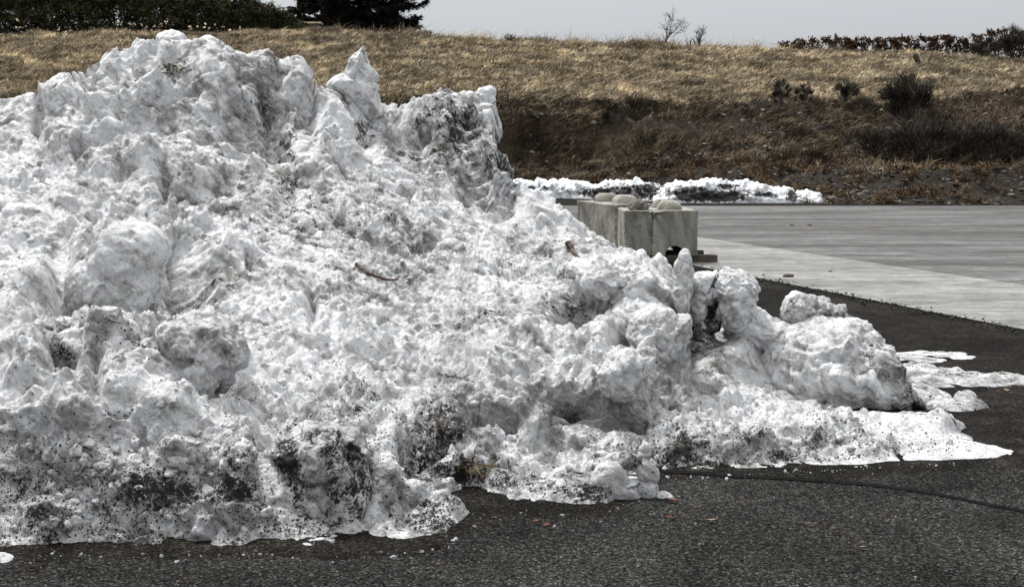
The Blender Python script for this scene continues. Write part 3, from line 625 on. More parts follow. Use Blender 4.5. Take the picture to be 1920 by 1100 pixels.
chunk('snow_chunk', 'overhanging white snow snout at the left end of the front right ridge', [
  blob([(1060,500),(1100,488),(1150,484),(1200,492),(1240,520),(1262,545),(1255,580),(1200,590),(1140,560),(1110,555),(1090,530),(1065,520)], 9.35, .42, 6, .65, 0, .1, .2, 20)], G)
chunk('snow_chunk', 'ragged twin snow knobs on the skyline in front of the block timber', [
  blob([(1188,480),(1195,470),(1206,467),(1213,478),(1215,495),(1200,505),(1185,500)], 10.1, .10, 5, .06, 0, .05, .1, 21),
  blob([(1225,498),(1229,480),(1236,473),(1243,480),(1252,493),(1262,504),(1252,514),(1236,512)], 10.0, .08, 5, .05, 0, .05, .1, 22)], G)
chunk('snow_chunk', 'rounded grey snow knob overhanging the dark hollow right of centre', [
  blob([(1130,665),(1165,655),(1195,672),(1203,700),(1198,735),(1175,758),(1145,752),(1125,730),(1118,700)], 7.42, .16, 6, .55, 0, .25, .5, 23)], G)
chunk('snow_chunk', 'rounded cap block on the very top of the pile', [
  blob([(298,78),(303,66),(320,60),(338,63),(352,76),(345,90),(310,92)], 12.5, .18, 5, .35, 0, .05, .2, 24)], G)
chunk('snow_chunk', 'head-shaped summit knob split by a dark crack', [
  blob([(463,106),(474,96),(492,92),(508,94),(516,106),(520,130),(514,160),(500,185),(482,180),(470,150),(462,125)], 12.15, .22, 6, .45, 0, .45, .35, 25)], G)
chunk('snow_chunk', 'jagged white block on the outer corner of the rear right summit', [
  blob([(878,172),(890,176),(905,166),(926,168),(926,185),(920,205),(905,212),(885,200),(876,185)], 13.2, .2, 5, .5, 0, .15, .2, 26)], G)
chunk('snow_chunk', 'grey snow wedge with a dirty notch at the far left of the front ridge', [
  blob([(92,632),(120,610),(160,598),(205,583),(240,595),(270,620),(290,660),(250,700),(180,720),(130,700),(105,670)], 6.75, .22, 6, .7, .15, .45, .5, 27)], G)
chunk('snow_chunk', 'small white lump of snow at the bottom left corner of the asphalt', [
  blob([(-20,1045),(10,1040),(24,1044),(29,1058),(26,1072),(0,1078),(-25,1070)], 5.35, .06, 5, .2, 0, .0, .2, 28)], G)

# ------------------------------------------------------------------ thin slush patches right of the pile
def patch(label, ells, thick, seed, dirt):
    xs = [e[0] for e in ells]; rx = max(e[2] for e in ells); ys = [e[1] for e in ells]
    y0 = gd(max(ys)+max(e[3] for e in ells)+8); y1 = gd(min(ys)-max(e[3] for e in ells)-8)
    x0 = gp(min(e[0]-e[2] for e in ells)-15, max(ys))[0]; x1 = gp(max(e[0]+e[2] for e in ells)+15, min(ys))[0]
    X, Y = np.meshgrid(np.linspace(x0, x1, 260), np.linspace(y0, y1, 200), indexing='ij')
    a, b_ = proj(np.stack([X, Y, 0*X], -1)); F = np.full(X.shape, -1.)
    for (cx, cy, ex, ey) in ells: F = np.maximum(F, 1-((a-cx)/ex)**2-((b_-cy)/ey)**2)
    P = np.stack([X, Y, 0*X], -1)
    z = thick*(1-np.exp(-2.2*F.clip(-1, 2)))+thick*.9*fbm(P*np.array([5, 9, 1]), 5, seed)+thick*.45*(.4-voro(P*14, seed)[0])
    P[..., 2] = z-.004; P[..., 2] = np.maximum(P[..., 2], -.05)
    o = mesh_obj('snow_patch', P, gridfaces(*X.shape), SNOW, True, attrs={'dirt': np.full(X.size, dirt), 'grey': np.clip(.62+.5*fbm(P*2, 3, seed), 0, 1)})
    return tag(o, label, 'snow patch', 'thawing patches of snow on the asphalt')
patch('thin white slush patch on the wet asphalt, farthest strip beside the dome', [(1715,668,50,11),(1770,664,50,6),(1805,670,28,4),(1745,676,30,4)], .012, 50, .5)
patch('long grey strip of slushy snow running off to the right edge', [(1750,708,75,19),(1850,713,90,13),(1720,695,40,14),(1960,715,60,9)], .035, 51, .6)
patch('lumpy snow fan spilling right from the dirty foot of the dome', [(1745,750,40,16),(1790,762,60,10),(1810,748,22,5),(1720,740,30,14)], .05, 52, .65)
patch('low tongue of dirty snow in front of the fan', [(1715,785,60,10),(1770,798,40,12)], .03, 53, .6)

# ------------------------------------------------------------------ low snow bank across the lot
def bank(label, rows, seed, dirtl):
    rows = np.array(rows, float); n = 420; m = 110
    px = np.linspace(rows[0, 0], rows[-1, 0], n)
    top = lerp(rows[:, 0], rows[:, 1], px); bot = lerp(rows[:, 0], rows[:, 2], px)
    P = np.zeros((n, m, 3)); ph = np.linspace(0, math.pi, m)
    for i in range(n):
        b_ = gp(px[i], bot[i]); t = pt(px[i], top[i], b_[1]+.55); h = max(t[2], .02)
        P[i, :, 1] = b_[1]+.55*(1-np.cos(ph)); P[i, :, 2] = h*np.sin(ph)**.6-.02; P[i, :, 0] = b_[0]/b_[1]*P[i, :, 1]
    P0 = P.copy(); Nn = gridnormals(P); Nn[Nn[..., 2] < 0] *= -1
    f1, _ = voro(P*3.2, seed); f2, _ = voro(P*8, seed+1)
    P = P+Nn*(.20*(.45-f1)+.09*(.45-f2)+.05*fbm(P*5, 3, seed))[..., None]*ss(0, .2, P0[..., 2])[..., None]
    a, b_ = proj(P); D = np.zeros(a.shape)
    for (cx, cy, rx, ry, s) in dirtl: D = np.maximum(D, s*np.exp(-((a-cx)/rx)**2-((b_-cy)/ry)**2))
    D = D*(P[..., 1] < P0[:, m//2, 1][:, None]+.2)
    o = mesh_obj('snow_bank', P, gridfaces(n, m), SNOW_FAR, True, attrs={'dirt': D, 'grey': D*.3})
    return tag(o, label, 'snow bank', 'low ploughed snow banks at the foot of the hill')
def snow_far_mat():
    m, t, N, L, b = mat('far_snow')
    co = N.new('ShaderNodeTexCoord').outputs['Object']
    f = nnoise(N, L, co, 6, 7, .7)
    k = nmath(N, L, 'MULTIPLY', nmath(N, L, 'SUBTRACT', f, nmath(N, L, 'SUBTRACT', .67, nmath(N, L, 'MULTIPLY', nattr(N, 'dirt'), .34))), 14, True)
    gk = nramp(N, L, nnoise(N, L, co, 2.6, 9, .75, .5), [(.45, 0), (.66, .75)])
    L.new(nmix(N, L, k, nmix(N, L, gk, (.84, .86, .88), (.22, .21, .195)), (.022, .02, .018)), b.inputs['Base Color']); b.inputs['Roughness'].default_value = .6
    bump(N, L, b, nnoise(N, L, co, 9, 6, .7), 1, .06)
    return m
SNOW_FAR = snow_far_mat()
bank('low white snow bank behind the pile, its right part black with grit', [(930,336,369),(965,334,369),(1000,337,370),(1060,336,372),(1090,338,373),(1115,344,374),(1150,340,374),(1185,337,376),(1215,340,378),(1240,347,378),(1262,352,378)], 60, [(1160,364,75,13,1.7),(1215,358,40,14,1.5),(1115,364,24,10,1.3),(1000,352,40,6,.8),(960,345,30,8,.7)])
bank('low white snow bank ending in a taper on the open lot, dark stained front', [(1225,372,380),(1250,345,381),(1280,338,381),(1340,334,381),(1375,341,381),(1395,335,381),(1430,345,381),(1450,350,381),(1475,351,381),(1490,360,381),(1510,356,381),(1535,362,381),(1555,374,381),(1560,380,382)], 61, [(1330,367,70,12,1.6),(1300,358,50,9,1.2),(1365,350,26,7,1.1),(1485,368,12,12,1.3),(1430,366,30,8,.8),(1400,360,14,8,.7)])

# ------------------------------------------------------------------ the hill behind the lot
# key lines of the bank as photo rows per column, each at its own distance
CREST = np.array([(-1500,62),(20,65),(400,68),(590,60),(700,62),(770,66),(850,72),(900,76),(1000,80),(1100,83),(1200,84),(1300,88),(1420,97),(1560,102),(1700,104),(1800,108),(1900,116),(2600,130)], float)
LIP = np.array([(-1500,200),(600,196),(740,188),(850,184),(1000,188),(1100,186),(1200,192),(1300,190),(1400,186),(1470,184),(1560,190),(1640,196),(1700,188),(1760,182),(1830,176),(1900,170),(2600,150)], float)
def hill_z(X, Y):
    ax = 960+FPX*X/np.maximum(Y, 5)
    toe = lerp([-800, 900, 1100, 1250, 1560, 1700, 2600], [41.6, 41.6, 41.2, 38.7, 37.3, 36.6, 36.2], ax)
    def zz(line, d):
        py = lerp(line[:, 0], line[:, 1], ax) if isinstance(line, np.ndarray) else line
        cy = (550-py)/FPX; return EYE+(-SP+cy*CP)/(CP+cy*SP)*d
    kd = [toe-.6, toe, toe+2.6, toe+4.6, 46.5+0*toe, 48.3+0*toe, 60+0*toe, 66+0*toe, 400+0*toe]
    kz = [-.25+0*toe, 0*toe, zz(326, toe+2.6), zz(318, toe+4.6), zz(LIP, 46.5)-.45, zz(LIP, 48.3), zz(CREST, 60), zz(CREST, 60)+.02, zz(CREST, 60)-3]
    Z = np.full(X.shape, -.25)
    for a, b, za, zb in zip(kd[:-1], kd[1:], kz[:-1], kz[1:]):
        t = ((Y-a)/(b-a)); m = (t >= 0) & (t <= 1); Z = np.where(m, za+(zb-za)*t, Z)
    Z = np.where(Y > 400, kz[-1], Z)
    P = np.stack([X, Y, 0*X], -1)
    up = ss(0, 1.5, Y-toe)*ss(90, 62, Y)
    soft = ss(48, 50, Y)
    Z = Z+up*(.22*fbm(P*.45, 3, 70)+(.16-.08*soft)*fbm(P*2.1, 4, 71))
    # eroded ledges: gully line on the right, cut lip
    gl = lerp([1640, 1700, 1800, 1900, 2200], [49.6, 50.0, 51.0, 52.2, 55], ax); k = ss(1640, 1720, ax)
    Z = Z-.38*k*np.exp(-((Y-gl)/.35)**2)*(1+.5*perlin(P*1.3, 72))
    Z = Z-.75*np.exp(-((Y-47.2-.5*perlin(P*.5, 73))/.42)**2)*ss(600, 800, ax)*(.7+.6*perlin(P*.9, 74))
    return Z
hx = axis(-26, 30, .13, 500, 1.3); hy = np.concatenate([np.arange(35.3, 62.5, .11), 62.5*1.07**np.arange(1, 38)])
HX, HY = np.meshgrid(hx, hy, indexing='ij'); HZ = hill_z(HX, HY)
ha, hb = proj(np.stack([HX, HY, HZ], -1))
nz_ = fbm(np.stack([HX*.5, HY*.5, 0*HX], -1), 4, 80)
grassw = ss(47.6, 48.6, HY+nz_*.8)
lowg = ss(.02, .3, nz_+.12)*.45*(HY < 47.5)*(1-ss(1380, 1480, ha)*.6)
redw = ss(1330, 1750, ha)*(HY < 50.5)*(HY > 43)*.45+.05
gravw = np.clip(ss(43.5, 42, HY)+ss(1280, 1400, ha)*ss(1560, 1450, ha)*.5*(HY < 46)+.2*ss(0, .3, nz_), 0, 1)*(HY < 48)
hill = struct(mesh_obj('hill', np.stack([HX, HY, HZ], -1), gridfaces(*HX.shape), HILL, True, attrs={'grass': np.maximum(grassw, lowg), 'red': redw, 'gravel': gravw*.85}))
def hz(x, y): return float(hill_z(np.array([x], float), np.array([y], float))[0])
HPX, HPY = ha, hb
def hill_at(px, py, dmin=34):
    """point of the hill surface seen at a photo pixel"""
    ds = np.linspace(dmin, 68, 700); P = np.array([pt(px, py, d) for d in ds]); z = hill_z(P[:, 0], P[:, 1])
    k = np.argmax(z > P[:, 2]) if (z > P[:, 2]).any() else len(ds)-1
    p = P[k].copy(); p[2] = z[k]; return p

def blades(C, D, Ln, Wd, seed=0, curve=.25):
    """bent blades: C roots, D unit directions, lengths, widths -> quads+tips"""
    r = np.random.default_rng(seed); n = len(C)
    side = np.stack([r.normal(size=n), r.normal(size=n)*.6, r.normal(size=n)*.15], -1)
    side -= D*(side*D).sum(1, keepdims=True); side /= np.linalg.norm(side, axis=1, keepdims=True)+1e-9
    bend = np.stack([r.normal(size=n), r.normal(size=n), -.6-.4*r.random(n)], -1)*curve
    w = (side*Wd[:, None])*.5
    mid = C+D*Ln[:, None]*.55+bend*Ln[:, None]*.2; tip = C+D*Ln[:, None]+bend*Ln[:, None]
    V = np.stack([C-w, C+w, mid+w*.8, mid-w*.8, tip], 1).reshape(-1, 3)
    i = np.arange(n)*5
    Q = np.stack([i, i+1, i+2, i+3], -1); T = np.stack([i+3, i+2, i+4], -1)
    return V, Q, T
def blade_obj(name, C, D, Ln, Wd, m, seed=0, curve=.25, parent=None, tone=None):
    V, Q, T = blades(C, D, Ln, Wd, seed, curve); r = np.random.default_rng(seed+5).random(len(C)) if tone is None else tone
    return mesh_obj(name, V, [Q, T], m, False, parent, attrs={'tone': np.repeat(r, 5)})
STRAW = blade_mat('straw_grass', (.055, .046, .033), (.25, .215, .155), (.60, .53, .41))
BROWN = blade_mat('brown_grass', (.013, .0105, .008), (.066, .053, .039), (.20, .165, .12))
WEED = blade_mat('rust_weed', (.018, .012, .007), (.070, .047, .028), (.155, .112, .068))
SAGE = blade_mat('grey_brush', (.012, .0105, .009), (.052, .047, .04), (.135, .122, .105))
SAGEL = blade_mat('grey_brush_light', (0.0240, 0.0208, 0.0176), (0.0600, 0.0520, 0.0432), (0.1040, 0.0920, 0.0760))
HEDGE = blade_mat('hedge_green', (.010, .012, .006), (.034, .037, .019), (.075, .074, .04))
NEEDLE = blade_mat('needle_dark', (0.0042, 0.0049, 0.0042), (0.0098, 0.0105, 0.0091), (0.0210, 0.0210, 0.0189))
VINE = blade_mat('rust_leaf', (.014, .008, .006), (.045, .022, .012), (.12, .075, .042))
def scatter(n, y0, y1, seed, pxr=(-600, 2400)):
    r = np.random.default_rng(seed); y = np.sqrt(r.uniform(y0*y0, y1*y1, n)); a = r.uniform(*pxr, n); x = (a-960)/FPX*y
    return x, y, a, r
def grass(name, n, y0, y1, m, ln, seed, keep=None, lean=(.55, 0), wd=.018, tuft=7, spread=.10, label=None):
    x, y, a, r = scatter(n, y0, y1, seed)
    if keep is not None: k = r.random(n) < keep(x, y, a); x, y = x[k], y[k]
    n = len(x); tl = r.random(n); lb = fbm(np.stack([x*.9, y*.9, 0*x], -1), 3, seed)
    X = np.repeat(x, tuft)+r.normal(size=n*tuft)*spread; Y = np.repeat(y, tuft)+r.normal(size=n*tuft)*spread
    Z = hill_z(X, Y)-.01
    D = np.stack([r.normal(size=n*tuft)*.38+lean[0]+np.repeat(lb, tuft)*.8, r.normal(size=n*tuft)*.38+lean[1]-.15, np.abs(r.normal(size=n*tuft)*.25)+.62], -1); D /= np.linalg.norm(D, axis=1, keepdims=True)
    Ln = ln*(.55+.75*r.random(n*tuft))*np.repeat(.6+.8*tl, tuft)
    tone = np.clip(np.repeat(.5+.55*fbm(np.stack([x*.7, y*1.6, 0*x+9], -1), 3, seed+3)+.25*(tl-.5), tuft)+.16*r.normal(size=n*tuft), 0, 1)
    return stuff(blade_obj(name, np.stack([X, Y, Z], -1), D, Ln, wd*(.6+.8*r.random(n*tuft)), m, seed, .3, tone=tone), label, 'grass')
grass('dry_grass', 48000, 47.9, 61.5, STRAW, .24, 101, keep=lambda x, y, a: np.clip(.75+1.2*fbm(np.stack([x*.8, y*1.1, 0*x], -1), 3, 55), .12, 1), wd=.022, label='pale straw coloured dry grass covering the upper hillside')
grass('dead_grass', 50000, 42.5, 48.3, BROWN, .24, 102, keep=lambda x, y, a: np.clip(.62+2.0*fbm(np.stack([x*.6, y*.6, 0*x], -1), 3, 56)-.30*ss(1330, 1450, a)*(1-ss(1640, 1560, a)*0), .04, 1), wd=.022, label='matted brown dead grass on the steep lower bank')
grass('roadside_grass', 1800, 39.5, 43.2, STRAW, .38, 103, keep=lambda x, y, a: ss(1480, 1620, a)*.9+.05, lean=(.25, 0), wd=.012, tuft=8, spread=.07, label='thin pale grass stalks along the ledge under the bushes')
grass('crest_grass', 1250, 59.5, 61.5, STRAW, .62, 104, keep=lambda x, y, a: ss(560, 700, a)*(1-ss(1500, 1600, a)*.6), lean=(.3, 0), wd=.012, tuft=5, label='tall wispy grass stems standing on the hill crest')
def weedkeep(x, y, a): return np.clip(.42+2.0*fbm(np.stack([x*.9, y*.9, 0*x], -1), 3, 57)-.18*ss(1500, 1640, a), .05, 1)
x, y, a, r = scatter(2600, 36.6, 43.3, 105, (850, 2050)); k = r.random(len(x)) < weedkeep(x, y, a); x, y = x[k], y[k]
tuft = 46; n = len(x); sz = .10+.22*r.random(n)
D = r.normal(size=(n*tuft, 3)); D[:, 2] = np.abs(D[:, 2])+.25; D /= np.linalg.norm(D, axis=1, keepdims=True)
C = np.stack([np.repeat(x, tuft), np.repeat(y, tuft), np.repeat(hill_z(x, y), tuft)], -1)+D*np.repeat(sz, tuft)[:, None]*r.random((n*tuft, 1))*.7
D2 = D+r.normal(size=D.shape)*.6; D2 /= np.linalg.norm(D2, axis=1, keepdims=True)
tone = np.clip(np.repeat(r.random(n), tuft)*.7+.3*r.random(n*tuft), 0, 1)
stuff(blade_obj('dry_weeds', C, D2, np.repeat(sz, tuft)*.55, np.full(n*tuft, .020), WEED, 105, .3, tone=tone), 'low rusty brown dried weeds covering the foot of the bank', 'weeds')

# stones strewn over the bank
def stones(name, n, y0, y1, s0, s1, seed, pxr, keep, label):
    x, y, a, r = scatter(n, y0, y1, seed, pxr); k = r.random(n) < keep(x, y, a); x, y = x[k], y[k]; n = len(x)
    V0, F0 = ico(1) if 1 not in ICO else ICO[1]; ICO[1] = (V0, F0)
    s = s0+(s1-s0)*r.random(n)**4
    J = V0[None]*(1+.3*r.normal(size=(n, len(V0), 1)))*s[:, None, None]*np.array([1.2, 1, .6])
    J[..., 0] += x[:, None]; J[..., 1] += y[:, None]; J[..., 2] += (hill_z(x, y)+s*.15)[:, None]
    F = (F0[None]+(np.arange(n)*len(V0))[:, None, None]).reshape(-1, 3)
    return stuff(mesh_obj(name, J.reshape(-1, 3), F, ROCKM, False, attrs={'tone': np.repeat(r.random(n), len(V0))}), label, 'stones')
ROCKM = blade_mat('bank_stone', (0.0140, 0.0126, 0.0112), (0.0455, 0.0406, 0.0350), (0.1680, 0.1575, 0.1400))
stones('bank_stones', 16000, 36.2, 48, .014, .085, 120, (850, 2050), lambda x, y, a: np.clip(.35+.45*ss(1250, 1450, a)+.9*fbm(np.stack([x*.5, y*.5, 0*x], -1), 3, 58), 0, 1), 'small grey stones strewn over the eroded bank')
def rock(px, py, sx, sy, label, d=None):
    p = hill_at(px, py) if d is None else gp(px, py); V, F = ico(3); dd = p[1]
    P = V*np.array([sx, sx*.8, sy])/FPX*dd; P = P*(1+.25*fbm(V*1.5+px, 2, 5))[:, None]
    o = mesh_obj('rock', P, F, STONE, True); o.location = p; return tag(o, label, 'rock', 'loose rocks on the bank')
rock(1755, 380, 9, 5, 'rounded pale boulder at the bank foot beside the lot', 1)
rock(1640, 378, 5, 3, 'small flat grey rock on the lot edge, left of the rounded boulder', 1)
rock(1668, 246, 9, 4, 'flat pale slab of rock on the bank left of the big dark bushes')
rock(1466, 252, 5, 4, 'small white rock halfway up the bare bank')
rock(1420, 328, 5, 4, 'pale stone lying above the tapered snow bank')
rock(1392, 230, 5, 5, 'whitish stone under the cut lip of the bank')
rock(1114, 232, 7, 4, 'pale stone beside the wiry bush on the left part of the bank')

# ------------------------------------------------------------------ woody things
def tube(path, rad, sides=5):
    path = np.asarray(path, float); n = len(path); t = np.gradient(path, axis=0); t /= np.linalg.norm(t, axis=1, keepdims=True)+1e-9
    up = np.array([.13, .9, .21]); a = np.cross(t, up); a /= np.linalg.norm(a, axis=1, keepdims=True)+1e-9; b = np.cross(t, a)
    th = np.arange(sides)/sides*2*math.pi; rad = np.broadcast_to(rad, n)
    V = path[:, None]+(a[:, None]*np.cos(th)[None, :, None]+b[:, None]*np.sin(th)[None, :, None])*np.asarray(rad)[:, None, None]
    i = np.arange(n*sides).reshape(n, sides); j = np.roll(i, -1, 1)
    F = np.stack([i[:-1], i[1:], j[1:], j[:-1]], -1).reshape(-1, 4)
    return V.reshape(-1, 3), F
class MB:
    def __init__(s): s.V = []; s.F = []; s.n = 0
    def add(s, V, F): s.V.append(V); s.F.append(F+s.n); s.n += len(V)
    def tube(s, path, rad, sides=5): s.add(*tube(path, rad, sides))
    def build(s, name, m, parent=None, smooth=True): return mesh_obj(name, np.concatenate(s.V), np.concatenate(s.F), m, smooth, parent)
def branchy(mb, p, d, ln, rad, lvl, r, spread=.6, tips=None, wig=.12):
    n = 5; path = [p]; q = p.copy(); dd = d.copy()
    for i in range(n):
        dd = dd+r.normal(size=3)*wig; dd[2] += .03; dd /= np.linalg.norm(dd); q = q+dd*ln/n; path.append(q)
    mb.tube(path, np.linspace(rad, rad*.55, n+1), 4 if lvl < 2 else 5)
    if tips is not None: tips.append((q, dd))
    if lvl:
        for k in range(r.integers(3, 5)):
            s = r.uniform(.35, 1); b = path[0]+(path[-1]-path[0])*s; b = np.array(path)[int(s*n)]
            nd = dd+r.normal(size=3)*spread; nd /= np.linalg.norm(nd); branchy(mb, b, nd, ln*r.uniform(.5, .75), rad*.55, lvl-1, r, spread, tips, wig)
def bare_shrub(px, py_base, hpx, lean, stems, label, seed, lvl=3, d=60.2):
    r = np.random.default_rng(seed); p = pt(px, py_base, d); p[2] = hz(p[0], d)-.03; h = hpx/FPX*d
    e = empty('bare_shrub', p, label, 'shrub', 'leafless shrubs on the crest')
    t = MB(); tw = MB()
    for k in range(stems):
        dr = np.array([lean+r.normal()*.4, r.normal()*.3, 1.0]); dr /= np.linalg.norm(dr)
        branchy(t, np.array([r.normal()*.06, r.normal()*.05, 0]), dr, h*.55, .022, 1, r, .45)
        branchy(tw, dr*h*.35, dr, h*.48, .014, lvl, r, .55)
    t.build('stem', TWIGG, e); tw.build('twigs', TWIGG, e)
bare_shrub(1246, 96, 64, .3, 4, 'open leafless shrub leaning right, tallest on the crest skyline', 31)
bare_shrub(1293, 86, 24, -.1, 2, 'smallest leafless shrub, between two larger ones on the crest', 32, 2)
bare_shrub(1309, 90, 38, .1, 5, 'dense rounded leafless shrub on the crest beside the vineyard', 33)

def brush(px, py, wpx, hpx, label, seed, m=None, n=2600, d=None, name='sagebrush', group='dark brush on the bank', dens=1):
    r = np.random.default_rng(seed); p = hill_at(px, py) if d is None else pt(px, py, d)
    if d is not None: p[2] = hz(p[0], d)
    dd = p[1]; W_ = wpx/FPX*dd/2; Hh = hpx/FPX*dd
    e = empty(name, p, label, 'bush', group)
    st = MB(); C = []; D = []
    for k in range(16):
        a = r.uniform(0, 2*math.pi); q = r.random()**.5*.8
        tip = np.array([math.cos(a)*W_*q, math.sin(a)*W_*q*.8, Hh*(.55+.4*r.random())*(1-.45*q*q)]); mid = tip*np.array([.5, .5, .45])+r.normal(size=3)*.03*W_
        st.tube([np.array([0, 0, -.03]), mid, tip], np.array([.02, .014, .006]), 4)
    st.build('stem', TWIGG, e)
    # twig clumps through the volume
    nc = int(34*dens); cen = []
    for k in range(nc):
        a = r.uniform(0, 2*math.pi); q = r.random()**.5*.85; h = (.12+.78*r.random()**.8)*(1-.5*q*q)
        cen.append([math.cos(a)*W_*q, math.sin(a)*W_*q*.85, Hh*h])
    cen = np.array(cen); ci = r.integers(0, nc, n); rs = min(W_, Hh)*.22
    C = cen[ci]+r.normal(size=(n, 3))*rs*.55; C[:, 2] = np.maximum(C[:, 2], 0)
    D = C/np.array([W_, W_, Hh])+r.normal(size=(n, 3))*.35; D[:, 2] = np.abs(D[:, 2])+.5; D /= np.linalg.norm(D, axis=1, keepdims=True)
    Ln = Hh*(.10+.13*r.random(n)); tone = np.clip(.15+.4*(C[:, 2]/Hh)+.22*r.normal(size=n)+.22*(ci % 5-2)/2, 0, 1)  # lit tips painted in: twigs get paler towards the top
    blade_obj('twigs', C, D, Ln, np.full(n, .017), m or SAGE, seed, .25, parent=e, tone=tone)
brush(1650, 304, 120, 72, 'dark grey brush bush, leftmost of the thicket low on the right bank', 201)
brush(1722, 302, 125, 86, 'tall dark brush bush in the thicket directly under the big single bush', 202, n=3400)
brush(1792, 302, 130, 78, 'dark brush bush in the middle right of the thicket', 203, n=3200)
brush(1855, 302, 120, 70, 'dark brush bush near the right end of the thicket', 204)
brush(1915, 298, 100, 55, 'dark brush bush cut by the right edge of the photo', 205)
brush(1703, 228, 104, 90, 'large single dark bush growing from the cut lip of the bank', 206, n=4200)
brush(1466, 192, 40, 46, 'small spindly dark bush at the lip, leftmost of three', 207, n=700, dens=.5)
brush(1506, 194, 34, 42, 'small spindly dark bush at the lip, middle of three', 208, n=700, dens=.5)
brush(1585, 196, 56, 50, 'spiky dark bush at the lip, nearest to the large single bush', 209, n=1200, dens=.6)
brush(1622, 206, 50, 22, 'flat dark bush sprawling beside the spiky one', 210, n=800, dens=.5)
brush(1152, 236, 52, 44, 'wiry grey bush alone on the left part of the bank', 211, SAGEL, 1100, dens=.6)
brush(1848, 118, 62, 40, 'grey bush in front of the vineyard end on the crest', 212, SAGEL, 1800, d=59.5)
brush(1898, 120, 70, 62, 'dark grey bush on the crest at the right edge of the photo', 213, SAGE, 2600, d=59.8)
brush(1857, 250, 46, 22, 'low dark bush above the thicket on the reddish bank', 214, n=700, dens=.5)
brush(955, 82, 26, 14, 'small round tumbleweed on the crest right of the tree', 215, SAGEL, 400, d=60.0, dens=.4)
brush(1275, 138, 22, 10, 'tiny dark tuft alone in the straw grass', 216, n=250, dens=.3)
# leaning dark stump
p = hill_at(1722, 122); e = MB(); e.tube([(0, 0, -.1), (-.03, 0, .14), (-.12, .0, .34), (-.17, 0, .44)], np.array([.10, .11, .12, .05]), 8); e.tube([(.0, 0, .06), (.2, .02, .05), (.36, .03, .0)], np.array([.07, .045, .015]), 6)
o = e.build('stump', BARK); o.location = p; tag(o, 'small dark leaning stump alone in the straw grass above the large bush', 'stump')

# vineyard row on the crest
VD = 61.5
posts = [(1478,106,86,.0),(1571,106,66,-.12),(1690,108,66,.0),(1756,110,70,.0),(1866,114,72,.0)]
wires = MB()
for i, (px, pb, ptp, ln) in enumerate(posts):
    b = pt(px, pb, VD); t = pt(px, ptp, VD); h = t[2]-b[2]+.35
    m = MB(); m.tube([(0, 0, -.5), (ln*.5, 0, h*.5-.25), (ln, 0, h-.0)], .045 if i == 1 else .028, 6)
    bm = bmesh.new(); bmesh.ops.create_cone(bm, cap_ends=True, segments=6, radius1=.05 if i == 1 else .032, radius2=.04 if i == 1 else .025, depth=.03); bmesh.ops.translate(bm, verts=bm.verts, vec=(ln, 0, h)) 
    o = empty('vineyard_post', (b[0], VD, b[2]-.3), ['thin dark vineyard post at the left end of the row', 'thick dark vineyard post tilting left, the boldest of the row', 'upright vineyard post in the middle of the red leaves', 'slim vineyard post right of the middle one, half hidden by leaves', 'slim vineyard post beside the grey crest bush'][i], 'post', 'vineyard posts')
    m.build('pole', POSTM, o); bm_obj('cap', bm, POSTM, o)
for hgt in (84, 93):
    pts_ = [pt(px, hgt+.02*(px-1570)*.3, VD) for px in np.linspace(1440, 2000, 30)]
    pp = np.array(pts_); pp[:, 2] += .02*np.sin(np.arange(30)*1.7)
    wires.tube(pp, .008, 4)
tag(wires.build('trellis_wire', POSTM), 'thin trellis wires strung between the vineyard posts', 'wire')
vx = [1398, 1438, 1478, 1508, 1540, 1572, 1604, 1636, 1668, 1700, 1732, 1764, 1796, 1828, 1872, 1912]
vtop = [92, 88, 82, 76, 72, 72, 72, 74, 73, 70, 70, 69, 68, 66, 57, 62]
